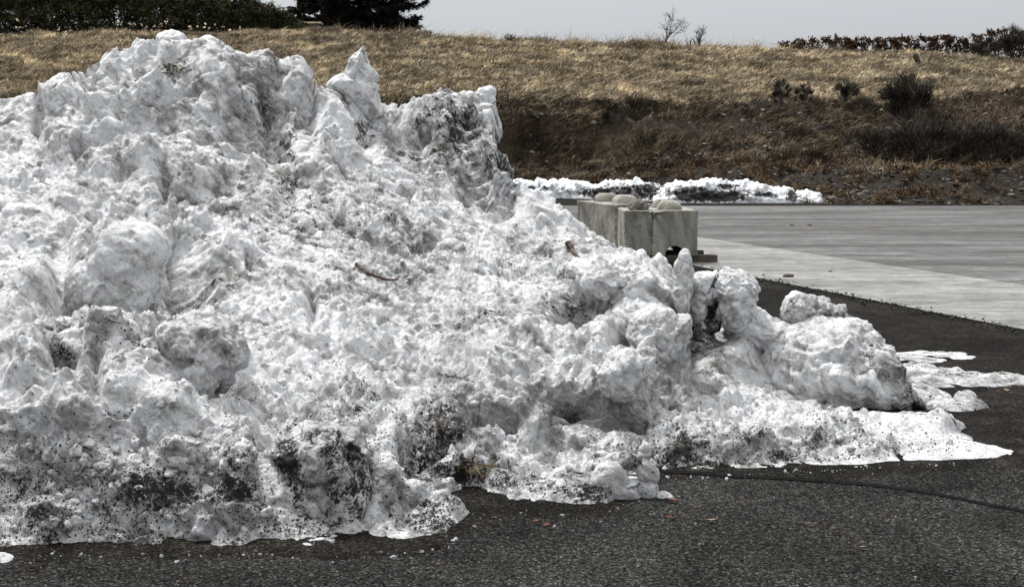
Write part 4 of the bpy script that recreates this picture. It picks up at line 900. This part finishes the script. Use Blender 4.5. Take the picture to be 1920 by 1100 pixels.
for i, (px, tp) in enumerate(zip(vx, vtop)):
    r = np.random.default_rng(300+i); b = pt(px, 107+(px-1570)*.012, VD); h = pt(px, tp, VD)[2]-b[2]+.25
    vl = ['stub of rusty vine nearest the bare shrubs', 'sparse low rusty vine left of the first vineyard post', 'rusty vine growing round the first thin post', 'rusty vine just right of the first thin post', 'rusty vine just left of the thick tilted post', 'rusty vine growing round the thick tilted post', 'rusty vine just right of the thick tilted post', 'rusty vine midway between the tilted and middle posts', 'rusty vine just left of the middle post', 'rusty vine growing round the middle post', 'rusty vine just right of the middle post', 'rusty vine growing round the slim fourth post', 'rusty vine right of the slim fourth post', 'rusty vine just left of the grey crest bush', 'tall rusty vine rising behind the grey crest bush', 'rusty vine behind the dark crest bush at the right edge'][i]
    e = empty('grape_vine', (b[0], VD+.05, b[2]-.25), vl, 'vine', 'autumn grape vines in the crest row')
    t = MB(); W_ = 34/FPX*VD*.62
    t.tube([(0, 0, -.3), (.02, 0, h*.25), (-.02, 0, h*.5)], np.array([.04, .035, .03]), 6)
    tips = []
    for s in (-1, 1):
        t.tube([(0, 0, h*.45), (s*W_*.5, 0, h*.55), (s*W_, .02, h*.56)], np.array([.025, .02, .012]), 5)
    t.build('trunk', BARK, e)
    c = MB()
    for k in range(9):
        x0 = r.uniform(-W_, W_); c.tube([(0, 0, h*.5), (x0, 0, h*.54), (x0+r.normal()*.08, r.normal()*.05, h*.78), (x0+r.normal()*.16, r.normal()*.1, h*(.92+.12*r.random()))], np.array([.010, .008, .006, .004]), 3)
    c.build('cane', BARK, e)
    nl = 850; cc = np.stack([r.uniform(-W_, W_, 46), r.normal(size=46)*.07, h*np.where(r.random(46) < .30, r.uniform(.80, 1.03, 46), r.uniform(.2, .80, 46))], -1)
    if px < 1450: cc[:, 2] *= .75
    ci = r.integers(0, 46, nl); C = cc[ci]+r.normal(size=(nl, 3))*np.array([.06, .05, .05])
    D = r.normal(size=(nl, 3)); D[:, 2] -= .5; D /= np.linalg.norm(D, axis=1, keepdims=True)
    blade_obj('foliage', C, D, .06+.05*r.random(nl), .05+.035*r.random(nl), VINE, 300+i, .4, parent=e, tone=np.clip(.45+.3*r.normal(size=nl), 0, 1))

# evergreen hedge on the crest, upper left
def hedge():
    r = np.random.default_rng(400)
    e = empty('hedge', pt(200, 66, 61), 'long dark green spreading evergreen hedge along the upper left crest', 'hedge')
    o0 = np.array(e.location)
    def top(a): return lerp([-700, 300, 470, 530, 560, 592, 604], [2.4, 2.3, 1.75, 1.15, .8, .35, .02], a)
    n = 190000
    a = r.uniform(-320, 600, n); q = r.random(n)
    dep = 61.0+r.random(n)*2.6; hh = top(a)*(.9+.22*fbm(np.stack([a*.03, dep*1.5, 0*a], -1), 3, 5))
    # surface-biased: rounded cross-section
    ph = math.pi*r.random(n)**1.5; rr = .72+.30*r.random(n)
    Y = 62.2-1.25*np.cos(ph)*rr; Zh = hh*np.sin(ph)**.7*rr
    X = (a-960)/FPX*62.2
    C = np.stack([X, Y, hill_z(X, np.full(n, 61.0))+Zh], -1)
    C += .10*np.stack([fbm(C*2.2, 2, 8), fbm(C*2.2, 2, 9), fbm(C*2.2, 2, 10)], -1)*1.6
    D = r.normal(size=(n, 3))*.5+np.stack([.5+0*a, -.5*np.cos(ph), .35+.3*np.sin(ph)], -1); D /= np.linalg.norm(D, axis=1, keepdims=True)
    cl = fbm(C*1.7, 3, 90); keep = (cl > -.42); C, D = C[keep], D[keep]; cl = cl[keep]; n = len(C)
    blade_obj('foliage', C-o0, D, .07+.08*r.random(n), .03+.028*r.random(n), HEDGE, 400, .3, parent=e, tone=np.clip(.42+.5*cl+.16*r.normal(size=n), 0, 1))
    st = MB()
    for px in np.arange(-300, 590, 22):
        X0 = (px-960)/FPX*62.2; z0 = hz(X0, 62)-.1; hh = float(top(px))
        for k in range(4):
            tp = np.array([X0+r.normal()*.35, 62.2+r.normal()*.6, z0+hh*.85]); st.tube(np.array([[X0, 62.2, z0], (tp+[X0, 62.2, z0])/2+r.normal(size=3)*.08, tp])-o0, np.array([.035, .022, .008]), 5)
    st.build('stems', BARK, e)
    # pale dead leaves caught in it
    xs = [(32,37),(30,50),(38,51),(44,51),(42,60),(102,33),(92,59),(103,63),(125,60),(132,55),(133,59),(142,43),(168,52),(190,54),(186,60),(196,59),(206,62),(213,60),(220,42),(228,42),(226,46),(244,45),(253,44),(265,46),(284,56),(286,58),(301,45),(305,50),(312,42),(355,50),(358,53),(370,50),(384,45),(391,54),(403,46),(418,51),(430,56),(290,48),(275,50),(170,60),(110,55),(450,52),(384,50),(60,58)]
    x = np.array([pt(u_, v_, 60.45+.2*((i*7) % 5)/5) for i, (u_, v_) in enumerate(xs)]); x = np.repeat(x, 5, 0)+r.normal(size=(len(x)*5, 3))*.022
    D = r.normal(size=x.shape); D /= np.linalg.norm(D, axis=1, keepdims=True)
    blade_obj('dead_leaves', x-o0, D, .05+.03*r.random(len(x)), .04+.02*r.random(len(x)), blade_mat('bleached_leaf', (.5, .42, .32), (.68, .6, .48), (.8, .75, .62)), 401, .4, parent=e)
hedge()
n = 5200; r = np.random.default_rng(410); a = r.uniform(300, 600, n); X = (a-960)/FPX*60.6; Y = 60.6+r.normal(size=n)*.25
C = np.stack([X, Y, hill_z(X, Y)+.02], -1); D = np.stack([.5+r.normal(size=n)*.6, r.normal(size=n)*.4, .6+0*a], -1); D /= np.linalg.norm(D, axis=1, keepdims=True)
stuff(blade_obj('tangled_grass', C, D, .15+.25*r.random(n), np.full(n, .014), STRAW, 411, .5), 'tangled dry stems along the foot of the hedge', 'dry stems')

# dark conifers behind the crest
def conifer(px, d, h, label, seed, wid, lift=.15, dens=1.0):
    r = np.random.default_rng(seed); p = pt(px, 60, d); p[2] = hz(p[0], min(d, 66))-.25
    e = empty('conifer_tree', p, label, 'tree', 'dark conifers behind the hill crest')
    t = MB(); t.tube([(0, 0, -.2), (.05, 0, h*.4), (0, .05, h)], np.array([.14, .10, .02]), 8); t.build('trunk', BARK, e)
    b = MB(); C = []; D = []
    nb = int(95*dens)
    for k in range(nb):
        z0 = lift+(h-.3)*(k/nb)**1.35; z0 = min(z0, h*.97); ln = wid*(1-z0/h)**.75*(.65+.5*r.random()); a = r.uniform(0, 2*math.pi)
        dr = np.array([math.cos(a), math.sin(a), .0]); path = [np.array([0, 0, z0])]
        droop = -.10 if z0 < 1.2 else -.22
        for s in (.3, .6, .85, 1): path.append(np.array([0, 0, z0])+dr*ln*s+np.array([0, 0, droop*ln*math.sin(s*2.4)+.22*ln*max(0, s-.6)])+r.normal(size=3)*.03)
        path = np.array(path); b.tube(path, np.linspace(.035, .008, 5), 4)
        m = int(620*ln/wid+120)
        u = r.random(m)**.75; q = np.stack([np.interp(u, [0, .3, .6, .85, 1], path[:, c]) for c in range(3)], -1)
        lat = np.array([-dr[1], dr[0], 0]); off = r.normal(size=m)*.30*(1-.6*u)*ln*.5
        q = q+lat*off[:, None]+np.stack([0*u, 0*u, -np.abs(r.normal(size=m))*.09+.03], -1)
        C.append(q); dd = dr*1.0+lat*np.sign(off)[:, None]*.7+r.normal(size=(m, 3))*.45; D.append(dd/np.linalg.norm(dd, axis=1, keepdims=True))
    b.build('limbs', BARK, e); C = np.concatenate(C); D = np.concatenate(D)
    blade_obj('foliage', C, D, .09+.10*r.random(len(C)), np.full(len(C), .045), NEEDLE, seed, .2, parent=e)
conifer(742, 66, 6.5, 'dark conifer with a low limb curving up to the right, right end of the clump', 501, 1.9, .25, 1.1)
conifer(690, 67, 7.5, 'dense black conifer in the middle of the clump on the crest', 502, 1.7, .1, 1.2)
conifer(640, 66.5, 7.0, 'dense black conifer just right of the hedge end', 503, 1.35, .1, 1.2)
conifer(604, 70, 8.0, 'thin see-through conifer farthest left, above the hedge end', 504, 1.5, .9, .55)
conifer(560, 74, 9.0, 'tall conifer standing behind the hedge left of the clump', 505, 2.0, 1.2, .8)
# pale board roof end showing behind the hedge tip
p = pt(584, 44, 65); bm = bmesh.new(); bmesh.ops.create_cube(bm, size=1, matrix=__import__('mathutils').Matrix.Diagonal((.95, .8, .07, 1))); bmesh.ops.bevel(bm, geom=bm.edges[:], offset=.01)
e = empty('low_shed', (p[0], 65, p[2]-1.2), 'low cream shed roof edge showing behind the hedge tip', 'shed')
o = bm_obj('roof', bm, CREAM, e); o.location = (0, 0, 1.2)
bm = bmesh.new(); bmesh.ops.create_cube(bm, size=1, matrix=__import__('mathutils').Matrix.Diagonal((.8, .65, 1.6, 1))); o = bm_obj('wall', bm, STONE, e); o.location = (0, 0, .36)

# ------------------------------------------------------------------ concrete blocks on timbers
def prism_block(name, W_, Dp, Hh, notch=None, res=.035, rough=.012, broken=None, seed=0, grime=None):
    """cast block: front face with an optional half-round notch at the bottom, extruded back"""
    prof = [(-W_/2, 0)]
    if notch:
        cx, rr = notch; prof += [(cx-rr*math.cos(t)*1.0, rr*math.sin(t)) for t in np.linspace(0, math.pi, 15)]
    prof += [(W_/2, 0), (W_/2, Hh-.012), (W_/2-.012, Hh), (-W_/2+.012, Hh), (-W_/2, Hh-.012)]
    bm = bmesh.new(); f = bm.faces.new([bm.verts.new((x, 0, z)) for x, z in prof])
    ex = bmesh.ops.extrude_face_region(bm, geom=[f]); vs = [g for g in ex['geom'] if isinstance(g, bmesh.types.BMVert)]
    bmesh.ops.translate(bm, verts=vs, vec=(0, Dp, 0)); bmesh.ops.recalc_face_normals(bm, faces=bm.faces[:])
    bmesh.ops.triangulate(bm, faces=[f for f in bm.faces if len(f.verts) > 4])
    for _ in range(6):
        es = [e for e in bm.edges if e.calc_length() > res*1.6]
        if not es: break
        bmesh.ops.subdivide_edges(bm, edges=es, cuts=1, use_grid_fill=False); bmesh.ops.triangulate(bm, faces=[f for f in bm.faces if len(f.verts) > 4])
    bmesh.ops.triangulate(bm, faces=bm.faces[:])
    P = np.array([v.co[:] for v in bm.verts]); bm.normal_update(); Nn = np.array([v.normal[:] for v in bm.verts])
    edge = np.minimum.reduce([np.abs(np.abs(P[:, 0])-W_/2), ]); nearedge = (np.minimum(np.abs(P[:, 0]-W_/2), np.abs(P[:, 0]+W_/2)) < .02) & ((P[:, 1] < .02) | (P[:, 1] > Dp-.02))
    h = rough*.35*fbm(P*9+seed, 3, seed)-nearedge*.018*np.clip(.3+1.6*fbm(P*14+seed, 2, seed+3), 0, 1)
    if broken: 
        for (bx, by, bz, br, bd) in broken: h -= bd*np.exp(-(((P-np.array([bx, by, bz]))**2).sum(1))/br**2)*(1+.8*fbm(P*18, 3, 77))
    P = P+Nn*h[:, None]
    for v, q in zip(bm.verts, P): v.co = q
    me = bpy.data.meshes.new(name); bm.to_mesh(me); bm.free(); me.materials.append(BLOCK)
    g = np.zeros(len(P))
    g = np.maximum(g, nearedge*.35)
    if broken:
        for (bx, by, bz, br, bd) in broken: g = np.maximum(g, .75*np.exp(-(((P-np.array([bx, by, bz]))**2).sum(1))/(br*1.2)**2))
    for (x0, x1, z0, s) in (grime or []): g = np.maximum(g, s*np.exp(-((P[:, 0]-x0)/x1)**2)*(P[:, 1] < .05)*ss(z0, z0+.2, P[:, 2]))
    at = me.attributes.new('grime', 'FLOAT', 'POINT'); at.data.foreach_set('value', g.astype(np.float32))
    o = bpy.data.objects.new(name, me); COL.objects.link(o); return o
def knob(parent, x, y, z, r0, h, seed, rough=.006, gr=.1):
    V, F = ico(4); P = V.copy(); P[:, 2] = np.sign(P[:, 2])*np.abs(P[:, 2])**.8
    m = np.maximum(np.abs(V[:, 0]), np.abs(V[:, 1]))/np.maximum(np.hypot(V[:, 0], V[:, 1]), 1e-6)
    flat = np.clip(V[:, 2], -1, .80)/.80
    P = np.stack([V[:, 0]*(1/np.maximum(m, .76)), V[:, 1]*(1/np.maximum(m, .76)), flat], -1)*np.array([r0, r0, h]); P += V*rough*fbm(V*6+seed, 3, seed)[:, None]*2
    P[:, 2] = np.maximum(P[:, 2], -.01); P += np.array([x, y, z])
    return mesh_obj('knob', P, F, BLOCK, True, parent, attrs={'grime': np.full(len(P), gr)})
def place_block(px, pyb, ztop, ang, label, W_, Dp, Hh, knobs, dist, **kw):
    """front-right vertical edge at pixel column px, front at distance dist, base on the timbers"""
    body = prism_block('body', W_, Dp, Hh, **kw)
    c = pt(px, pyb, dist); a = R(ang)
    off = Vector((-W_/2*math.cos(a), -W_/2*math.sin(a), 0)); loc = Vector((c[0], dist, ztop-Hh))+off
    e = empty('concrete_block', loc, label, 'block', 'cast concrete blocks at the lot edge'); e.rotation_euler = (0, 0, a)
    body.parent = e
    for k in knobs: knob(e, *k)
    return e
BD = 18.75
tz = pt(1224, 395, BD)[2]
bh = tz-pt(1224, 479, BD)[2]
WR = .60
place_block(1308, 476, tz, 2, 'right concrete block with a half-round black notch and one whole knob', WR, 1.25, bh, [(-.03, .36, bh, .155, .115, 3), (-.03, .95, bh, .15, .11, 4)], BD, notch=(.0, .13), seed=3, broken=[(-.27, 0, bh-.03, .10, .05)], grime=[(-.3, .03, 0, .5), (-.20, .06, bh-.3, .45), (.28, .03, 0, .3)])
place_block(1223.5, 478, tz-.004, 1, 'narrow broken concrete block with a crumbled knob, wedged in the middle', .375, 1.0, bh, [(.03, .30, bh, .11, .10, 5, .05, .55)], BD+.03, seed=5, broken=[(.16, 0, bh, .08, .04)], grime=[(-.18, .02, 0, .3), (0, .2, bh-.25, .6), (.02, .05, .1, .5), (.18, .02, 0, .7)])
BD2 = 20.2
tz2 = pt(1157, 384, BD2)[2]
e = place_block(1229, 456, tz2, 17, 'rear left concrete block standing askew, with two whole knobs on top', .62, 1.62, bh, [(0, .42, bh, .16, .12, 7), (0, 1.18, bh, .16, .12, 8)], BD2+.17, seed=8, grime=[(-.28, .02, 0, .5), (-.1, .12, bh-.3, .3)])
def timber(px0, px1, py, d, ang, ln, w_, h_, label):
    bm = bmesh.new(); bmesh.ops.create_cube(bm, size=1, matrix=__import__('mathutils').Matrix.Diagonal((ln, w_, h_, 1)))
    bmesh.ops.bevel(bm, geom=bm.edges[:], offset=.008, segments=2); bmesh.ops.subdivide_edges(bm, edges=[e for e in bm.edges if e.calc_length() > .2], cuts=12, use_grid_fill=True)
    for v in bm.verts: v.co += Vector((0, 1, 1))*.006*mnoise.noise(v.co*7)
    o = bm_obj('timber', bm, TIMBER); c = pt(px1, py, d); a = R(ang)
    o.location = (c[0]-ln/2*math.cos(a), d-ln/2*math.sin(a), h_/2+.012); o.rotation_euler = (0, 0, a)
    return tag(o, label, 'timber', 'timbers under the concrete blocks')
zt_ = tz-bh-.012
timber(0, 1343, 490, 18.9, 1, 1.35, .20, zt_, 'dark weathered timber sticking out right from under the blocks')
timber(0, 1318, 470, 19.7, 1, 1.15, .18, zt_, 'rear dark timber hidden under the back of the blocks')
timber(0, 1232, 450, 20.75, 17, .9, .2, zt_, 'timber under the askew rear left block')
timber(0, 1210, 440, 21.5, 17, .9, .2, zt_, 'far timber at the back of the askew rear left block')

# ------------------------------------------------------------------ litter: sticks, leaves, clods
def stick(pxs, label, rad, name='stick', m=TWIG, lift=.01, side=None, on=surf, group=None, d0=None):
    pts_ = []
    for k, q in enumerate(pxs):
        s = on(*q[:2]); pts_.append(s+np.array([0, -lift, lift+(q[2] if len(q) > 2 else 0)]))
    pts_ = np.array(pts_)
    pts_[:, 1] = np.clip(pts_[:, 1], np.median(pts_[:, 1])-.25, np.median(pts_[:, 1])+.25)
    # keep projected position when depth was clipped
    pts_ = np.array([pt(q[0], q[1], d)+np.array([0, 0, (q[2] if len(q) > 2 else 0)]) for q, d in zip(pxs, pts_[:, 1])])
    base = pts_.mean(0); t = np.linspace(0, 1, len(pts_)); tt_ = np.linspace(0, 1, len(pts_)*5)
    P = np.stack([np.interp(tt_, t, pts_[:, c]) for c in range(3)], -1)-base
    P += .35*rad*np.stack([perlin(P*30+c*7, c) for c in range(3)], -1)*2
    mb = MB(); mb.tube(P, rad*(1.1-.7*tt_)*(1+.25*perlin(P*40, 9)), 7)
    for s_ in (side or []):
        a_ = np.array([pt(x_, y_, base[1]-.01) for x_, y_ in s_])-base; mb.tube(a_, np.linspace(rad*.6, rad*.2, len(a_)), 5)
    o = mb.build(name, m); o.location = base; return tag(o, label, name.replace('_', ' '), group)
stick([(668,494),(676,502),(690,512),(706,518),(722,524),(738,525),(746,522),(748,517)], 'curved brown stick lying on the middle of the snow slope', .012)
stick([(1066,456),(1072,468),(1080,478),(1088,487)], 'short thick orange bark stick on the right snow slope', .020)
stick([(822,700),(840,705),(860,708),(878,712)], 'thin branched twig on the snow above the dirty hollow', .005, side=[[(848,706),(862,698),(870,692)],[(856,707),(852,695)],[(866,709),(876,703),(884,702)],[(840,705),(832,699)]])
stick([(818,782),(824,792),(832,808),(846,832)], 'dark twig poking down across the dirt-covered snow face', .008)
stick([(1297,612),(1300,624),(1308,636),(1322,640)], 'rusty bark sliver between the beak and the arch block', .013)
stick([(208,602),(216,604),(226,606)], 'tiny orange needle twig on the grey snow wedge', .004)
stick([(75,340),(88,345),(98,350)], 'thin tan straw stem on the upper left snow', .004)
def herb(px, py, n, sp, label):
    p = surf(px, py); r = np.random.default_rng(int(px)); C = r.normal(size=(n, 3))*np.array(sp)+np.array([0, -.03, .02]); D = r.normal(size=(n, 3)); D[:, 2] *= .3; D /= np.linalg.norm(D, axis=1, keepdims=True)
    o = blade_obj('grass_wisp', C, D, .06+.1*r.random(n), np.full(n, .012), blade_mat('olive_wisp', (.015, .013, .007), (.05, .04, .02), (.11, .085, .045)), int(px), .6); o.location = p
    tag(o, label, 'grass wisp', 'wisps of plant litter on the snow')
herb(328, 128, 40, (.09, .03, .02), 'olive wisp of dead grass lying near the top of the pile')
herb(345, 132, 16, (.04, .03, .03), 'small curl of dead grass right of the larger olive wisp')
herb(884, 878, 22, (.05, .02, .02), 'dark weedy wisp caught in the dirty hollow')
def leaf(px, py, s, rot, label, col=LEAF, on='g', name='leaf'):
    s *= .72
    p = gp(px, py) if on == 'g' else surf(px, py); r = np.random.default_rng(int(px*7+py))
    n, m_ = 9, 5; X, Y = np.meshgrid(np.linspace(-1, 1, n), np.linspace(-1, 1, m_), indexing='ij')
    w_ = (1-X**2)**.6*(.5+.12*np.sin(X*9+px)); P = np.stack([X*s, Y*w_*s, .22*s*(Y**2)+.16*s*X**2*np.sin(px)+.012*r.normal(size=X.shape)*s*5*.2+.006], -1)
    V = P.reshape(-1, 3); F = gridfaces(n, m_); V2 = V+np.array([0, 0, .0012]); nn = len(V)
    o = mesh_obj(name, np.concatenate([V, V2]), np.concatenate([F[:, ::-1], F+nn]), col); o.location = (p[0], p[1]-(.02 if on != 'g' else 0), p[2]+.004); o.rotation_euler = (r.normal()*.25, r.normal()*.25, rot)
    return tag(o, label, 'leaf', 'fallen leaves and straws scattered on the asphalt and snow')
leaf(1260, 942, .045, -.5, 'orange brown leaf beside the white snow bead')
leaf(905, 969, .020, .3, 'red brown leaf just off the tip of the left snow foot')
leaf(919, 982, .020, .0, 'pale orange leaf below the red brown one')
leaf(1006, 982, .032, -.2, 'orange leaf pair piece, left half, under the front tongue')
leaf(1024, 985, .026, .2, 'orange leaf pair piece, right half, under the front tongue')
leaf(1255, 975, .035, .2, 'tan curled leaf on the asphalt under the snow bead')
leaf(1334, 980, .030, -.3, 'pale straw bit on the asphalt right of the tan leaf', LEAFP)
leaf(818, 1028, .022, .9, 'orange leaf lying under the left snow foot')
leaf(826, 1026, .014, -.6, 'small orange leaf touching the leaf under the left snow foot')
leaf(820, 1059, .018, .1, 'rust leaf near the bottom edge below the left snow foot')
leaf(1402, 946, .022, .2, 'reddish leaf alone on the grey asphalt below the seam')
leaf(1530, 986, .025, .1, 'dull red leaf in the middle of the right asphalt')
leaf(1595, 1037, .018, -.3, 'orange leaf low on the right asphalt')
leaf(1618, 1030, .022, .1, 'pale straw low on the right asphalt', LEAFP)
leaf(1565, 1002, .018, .4, 'dark red leaf between the dull red leaf and the low orange leaf')
leaf(62, 1070, .026, .2, 'orange leaf in the bottom left corner of the asphalt')
leaf(60, 728, .018, .3, 'small red leaf lying on the left snow face', on='s')
leaf(696, 656, .020, .1, 'orange leaf on the snow in the middle of the pile', on='s')
leaf(768, 648, .014, .1, 'tiny orange leaf right of the one in the middle of the pile', on='s')
leaf(850, 808, .018, .5, 'brown leaf stuck on the dirt-covered snow face', on='s')
leaf(1885, 733, .035, .2, 'pale curled straw on the asphalt at the right edge', LEAFP)
leaf(1745, 588, .05, .1, 'yellowish straw on the dark asphalt near the concrete strip', LEAFP)
def clod(px, py, s, label):
    p = gp(px, py); V, F = ico(3); P = V*np.array([s*1.4, s, s*.55])*(1+.35*fbm(V*2+px, 3, int(px)))[:, None]
    o = mesh_obj('clod', P, F, TIMBER, True); o.location = (p[0], p[1], .012+s*.3); tag(o, label, 'dirt clod', 'dark clods on the concrete')
clod(1478, 521, .045, 'dark dirt clod on the pale concrete strip, the widest one')
clod(1485, 424, .03, 'left of the two small dark clods far out on the concrete pad')
clod(1518, 424, .03, 'right of the two small dark clods far out on the concrete pad')
clod(1738, 588, .02, 'small dark clod at the edge of the concrete strip')
clod(1557, 511, .018, 'tiny dark clod right of the widest clod on the strip')

# loose grit and pebbles on the asphalt
r = np.random.default_rng(600); n = 3000; a = r.uniform(-60, 1980, n); yy = gd(r.uniform(870, 1100, n)); x = (a-960)/FPX*yy
V0, F0 = ICO[1]; s = .0016+.0055*r.random(n)**5
J = V0[None]*(1+.25*r.normal(size=(n, len(V0), 1)))*s[:, None, None]; J[..., 0] += x[:, None]; J[..., 1] += yy[:, None]; J[..., 2] += s[:, None]*.4
stuff(mesh_obj('loose_grit', J.reshape(-1, 3), (F0[None]+(np.arange(n)*len(V0))[:, None, None]).reshape(-1, 3), ROCKM, False, attrs={'tone': np.repeat(r.random(n), len(V0))}), 'fine loose grit scattered over the near asphalt', 'grit')
# peppering of grit crumbs lying on the dirty snow
w_ = (dirt_shade0.ravel())**2.3+.01; w_ *= (Pm[..., 1].ravel() < 9)*(Pm[..., 2].ravel() > .01); w_ /= w_.sum(); n = 32000
idx = r.choice(len(w_), n, p=w_); C = Pm.reshape(-1, 3)[idx]; s = .0010+.0045*r.random(n)**5
J = V0[None]*(1+.3*r.normal(size=(n, len(V0), 1)))*s[:, None, None]+C[:, None]
stuff(mesh_obj('snow_grit', J.reshape(-1, 3), (F0[None]+(np.arange(n)*len(V0))[:, None, None]).reshape(-1, 3), GRIT, False), 'black road grit crumbs frozen onto the dirty snow', 'grit')

# crumbs of broken snow on the pile and on the asphalt along its foot
def crumbs(name, C, s, dirt, label, seed):
    r = np.random.default_rng(seed); V1, F1 = ico(2); n = len(C)
    J = V1[None]*np.repeat(s, len(V1)).reshape(n, len(V1), 1)*(1+.22*r.normal(size=(n, 1, 3)))
    J = J*(1+.9*perlin(np.concatenate([V1[None]*1.3+r.uniform(0, 50, (n, 1, 3))], 0), seed))[..., None]+C[:, None]
    F = (F1[None]+(np.arange(n)*len(V1))[:, None, None]).reshape(-1, 3)
    return stuff(mesh_obj(name, J.reshape(-1, 3), F, SNOW, True, attrs={'dirt': np.repeat(dirt, len(V1)), 'grey': np.full(n*len(V1), .35)}), label, 'snow crumbs')
r = np.random.default_rng(700)
wt = (Pm[..., 2] > .02)*np.exp(-(Pm[..., 1]-6.2).clip(0)/2.2)*(.15+ss(-.1, .35, fbm(Pm*1.6, 2, 701))); wt = wt.ravel()/wt.sum()
ix = r.choice(len(wt), 3200, p=wt); s_ = .004+.024*r.random(3200)**6
crumbs('snow_crumbs', Pm.reshape(-1, 3)[ix]+np.array([0, 0, .05])*s_[:, None], s_, dirt_shade0.ravel()[ix]*.8, 'small broken lumps of snow lying loose over the pile', 702)
a = r.uniform(-50, 1890, 150); dd = base_d(a)-.11-np.abs(r.normal(size=150))*.05; s_ = .002+.008*r.random(150)**5; P_ = np.stack([(a-960)/FPX*dd*.995, dd, s_*.4], -1)
crumbs('slush_crumbs', P_, s_, np.full(150, .5), 'tiny melting crumbs of snow along the foot of the pile', 703)
# gravel washed along the edge of the concrete strip
n = 2600; t = r.random(n)**.7*16; P_ = E0[None]-0+v[None]*(t-2)[:, None]+nrm[None]*(r.normal(size=n)*.10-.04)[:, None]; s_ = .004+.016*r.random(n)**5
J = V0[None]*(1+.3*r.normal(size=(n, len(V0), 1)))*s_[:, None, None]; J[..., 0] += P_[:, :1]; J[..., 1] += P_[:, 1:]; J[..., 2] += .010
stuff(mesh_obj('edge_gravel', J.reshape(-1, 3), (F0[None]+(np.arange(n)*len(V0))[:, None, None]).reshape(-1, 3), GRIT, False), 'dark gravel washed along the edge of the concrete strip', 'gravel')
